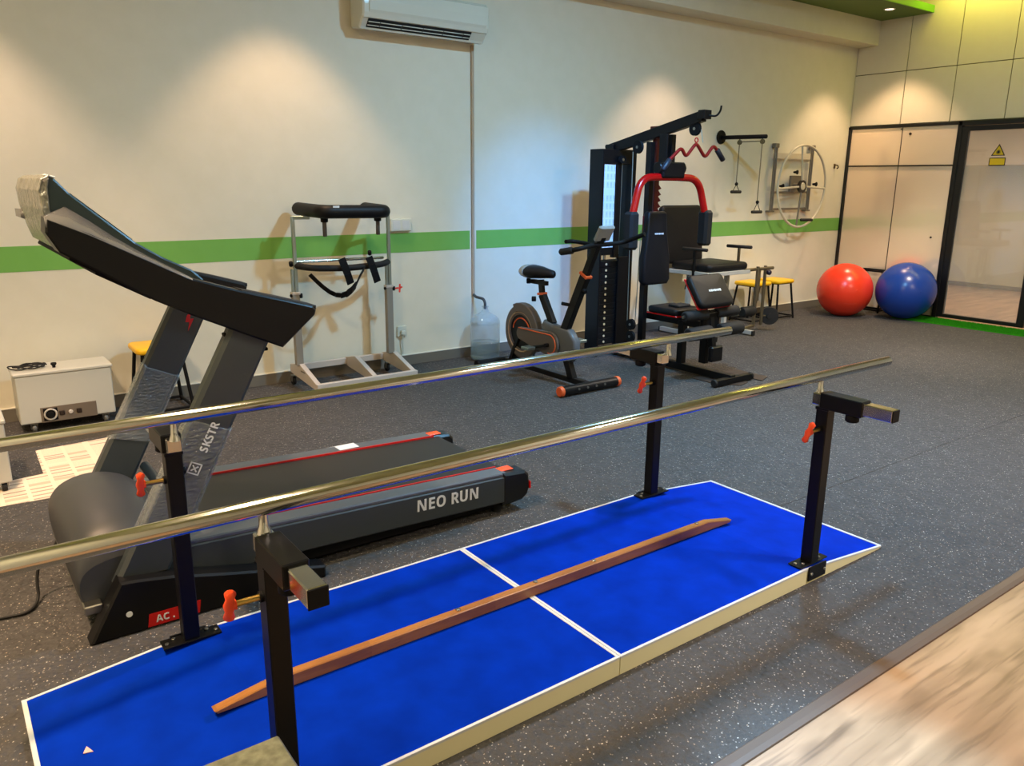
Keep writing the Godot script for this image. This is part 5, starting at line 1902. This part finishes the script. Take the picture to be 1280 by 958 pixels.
# ------------------------------------------------------------------ stools, cabinets, papers
func stool(label: String, at: Vector3, turn: float) -> Node3D:
	var t := thing("stool", label, "stool", at, turn, "yellow topped stools along the wall")
	var st := S()
	cushion(st, pill(0.33, 0.33, 0.05), 0.045, Transform3D(Basis(Vector3(1, 0, 0), Vector3(0, 0, -1), Vector3(0, 1, 0)), Vector3(0, 0.455, 0)), 0.4)
	part("seat", st, mat("stool_yellow", Color(0.90, 0.70, 0.04), 0.4), t, "yellow plastic seat")
	st = S()
	rbox(st, Vector3(0, 0.43, 0), Vector3(0.27, 0.012, 0.27), 0.002)
	part("seat_frame", st, M.black_matt, t)
	for sx in [-1, 1]:
		for sz in [-1, 1]:
			st = S()
			tube(st, [Vector3(sx * 0.125, 0.43, sz * 0.125), Vector3(sx * 0.17, 0.0, sz * 0.17)], 0.0125, 10)
			part("leg", st, M.black_matt, t)
	for s in [-1, 1]:
		st = S()
		bar(st, Vector3(-0.165, 0.03, s * 0.165), Vector3(0.165, 0.03, s * 0.165), 0.018, 0.018, 0.003)
		part("rung", st, M.black_matt, t)
		st = S()
		bar(st, Vector3(s * 0.165, 0.03, -0.165), Vector3(s * 0.165, 0.03, 0.165), 0.018, 0.018, 0.003)
		part("rung", st, M.black_matt, t)
	return t

func build_small_things():
	stool("yellow topped stool by the wall behind the treadmill uprights", Vector3(1.21, 0, -5.86), 0.0)
	stool("yellow topped stool half hidden behind the leg exercise chair", Vector3(7.86, 0, -5.85), 0.0)
	stool("yellow topped stool right of the chair's round weight disc", Vector3(8.32, 0, -5.86), 0.0)
	# paraffin bath cabinet
	var t = thing("bath_cabinet", "white lidded bath cabinet with a dial panel below the wall", "cabinet", Vector3(0.6, 0, -5.83), 0, "", true)
	var white := mat("cabinet_white", Color(0.72, 0.72, 0.68), 0.35)
	var st := S()
	rbox(st, Vector3(0.603, 0.222, -5.855), Vector3(0.555, 0.315, 0.27), 0.006)
	var body := part("body", st, white, t)
	st = S()
	rbox(st, Vector3(0.603, 0.390, -5.855), Vector3(0.575, 0.024, 0.285), 0.006)
	var lid := part("lid", st, white, t)
	st = S()
	lathe(st, [Vector2(0.010, 0.0), Vector2(0.010, 0.012), Vector2(0.018, 0.022), Vector2(0.016, 0.032), Vector2(0.0, 0.035)], 14, Transform3D(Basis(), Vector3(0.56, 0.402, -5.80)))
	part("lid_knob", st, M.black_matt, lid)
	st = S()
	rbox(st, Vector3(0.605, 0.113, -5.7185), Vector3(0.325, 0.10, 0.004), 0.001)
	var pan := part("control_panel", st, mat("panel_steel", Color(0.46, 0.42, 0.37), 0.4, 0.3), body, "grey control panel")
	st = S()
	rbox(st, Vector3(0.497, 0.114, -5.7155), Vector3(0.082, 0.082, 0.003), 0.001)
	part("dial_plate", st, M.black_matt, body)
	st = S()
	tube(st, circle(Vector3(0.497, 0.114, -5.712), Vector3(1, 0, 0), Vector3(0, 1, 0), 0.034, 24), 0.006, 8, false, true)
	part("dial_ring", st, mat("dial_ring", Color(0.72, 0.70, 0.66), 0.3), body)
	st = S()
	cyl(st, Vector3(0.497, 0.114, -5.716), Vector3(0.497, 0.114, -5.695), 0.02, 16, 0.003)
	part("dial", st, M.black_matt, body)
	for x in [0.562, 0.662]:
		st = S()
		rbox(st, Vector3(x, 0.114, -5.713), Vector3(0.03, 0.03, 0.01), 0.003)
		part("switch", st, mat("switch_dark", Color(0.10, 0.05, 0.04), 0.3), body)
	st = S()
	cyl(st, Vector3(0.612, 0.114, -5.716), Vector3(0.612, 0.114, -5.706), 0.014, 14, 0.003)
	part("indicator", st, mat("indicator", Color(0.75, 0.73, 0.70), 0.2), body)
	for p in [[0.40, -5.76], [0.82, -5.76], [0.40, -5.95], [0.82, -5.95]]:
		caster("caster", Vector3(p[0], 0, p[1]), 0.026, t, mat("caster_grey", Color(0.40, 0.40, 0.38), 0.4), M.steel, 0.0)
	st = S()
	var cord := []
	rng.seed = 3
	for i in 60:
		var a := TAU * i / 20.0
		var k := i / 60.0
		cord.append(Vector3(0.41 + cos(a) * (0.115 - 0.05 * k) + 0.03 * k, 0.408 + 0.008 * (1 + sin(a * 2.3)) + 0.006 * k, -5.86 + sin(a) * (0.05 - 0.012 * sin(i * 0.7)) + 0.02 * k))
	cord.append(Vector3(0.50, 0.412, -5.86))
	tube(st, cord, 0.0045, 7)
	var cd := single("power_cord", st, M.rubber_black, "coiled black mains cord lying on the white bath cabinet", "cord")
	# second cabinet cut by the left edge of the picture
	t = thing("bath_cabinet", "plain white cabinet on black casters at the left edge", "cabinet", Vector3(0.0, 0, -4.85), 0, "", true)
	st = S()
	rbox(st, Vector3(-0.085, 0.21, -4.83), Vector3(0.555, 0.32, 0.30), 0.006)
	part("body", st, white, t)
	st = S()
	rbox(st, Vector3(-0.085, 0.378, -4.83), Vector3(0.57, 0.022, 0.31), 0.005)
	part("lid", st, white, t)
	for p in [[0.155, -4.70], [-0.32, -4.70], [0.155, -4.95], [-0.32, -4.95]]:
		caster("caster", Vector3(p[0], 0.001, p[1]), 0.024, t, M.rubber_black, M.steel, 0.0)
	# newspaper on the floor
	var news := StandardMaterial3D.new()
	news.albedo_texture = ImageTexture.create_from_image(newspaper_image())
	news.uv1_triplanar = true
	news.uv1_scale = Vector3.ONE * 1.6
	news.roughness = 0.9
	var flat := Transform3D(Basis(Vector3(1, 0, 0), Vector3(0, 0, -1), Vector3(0, 1, 0)), Vector3.ZERO)
	var sheets := [
		["newspaper sheet on the floor beside the treadmill motor hood", [Vector2(0.357, 5.33), Vector2(0.76, 5.36), Vector2(0.66, 4.70), Vector2(0.345, 4.76)], 0.0015],
		["newspaper sheet on the floor under the left edge cabinet's casters", [Vector2(-0.15, 4.97), Vector2(0.20, 4.85), Vector2(0.36, 4.87), Vector2(0.56, 4.74), Vector2(0.545, 4.69), Vector2(0.455, 4.66), Vector2(0.345, 4.45), Vector2(0.10, 4.47), Vector2(-0.15, 4.46)], 0.0005],
		["folded newspaper scrap poking out below the other sheets", [Vector2(0.34, 4.60), Vector2(0.50, 4.62), Vector2(0.60, 4.72), Vector2(0.66, 4.68), Vector2(0.56, 4.50), Vector2(0.36, 4.47)], 0.0]]
	for i in sheets.size():
		st = S()
		var y0: float = 0.0004 + sheets[i][2]
		prism(st, sheets[i][1], y0, y0 + 0.0008, flat)
		var o := single("newspaper", st, news if i < 2 else mat("news_old", Color(0.62, 0.48, 0.34), 0.9), sheets[i][0], "newspaper", "newspaper sheets on the floor")
	# scrap of paper on the platform
	st = S()
	prism(st, [Vector2(0.155, 2.235), Vector2(0.180, 2.228), Vector2(0.168, 2.262)], 0.0, 0.0012, Transform3D(flat.basis * Basis(Vector3(0, 1, 0), 0.0), Vector3(0, 0.0262, 0)))
	single("paper_scrap", st, mat("scrap_pink", Color(0.85, 0.66, 0.62), 0.8), "tiny pink paper scrap on the platform's left ramp", "paper scrap")
	# metal topped cabinet at the bottom edge
	t = thing("side_cabinet", "metal topped cabinet whose corner shows at the bottom edge", "cabinet", Vector3(0.1, 0, -0.8), 0, "", true)
	var plate := mottled("plate", Color(0.52, 0.52, 0.46), Color(0.72, 0.71, 0.64), 71, 0.03, 5.0, 0.28)
	plate.metallic = 0.75
	st = S()
	rbox(st, Vector3(0.09, 0.74, -0.86), Vector3(0.50, 0.02, 0.434), 0.003)
	part("metal_top", st, plate, t)
	st = S()
	rbox(st, Vector3(0.09, 0.40, -0.86), Vector3(0.47, 0.66, 0.40), 0.004)
	part("carcass", st, mat("carcass", Color(0.55, 0.53, 0.48), 0.5), t)
	for s in [-1, 1]:
		st = S()
		rbox(st, Vector3(0.09, 0.035, -0.86 + s * 0.17), Vector3(0.46, 0.07, 0.03), 0.003)
		part("plinth", st, M.black_matt, t)
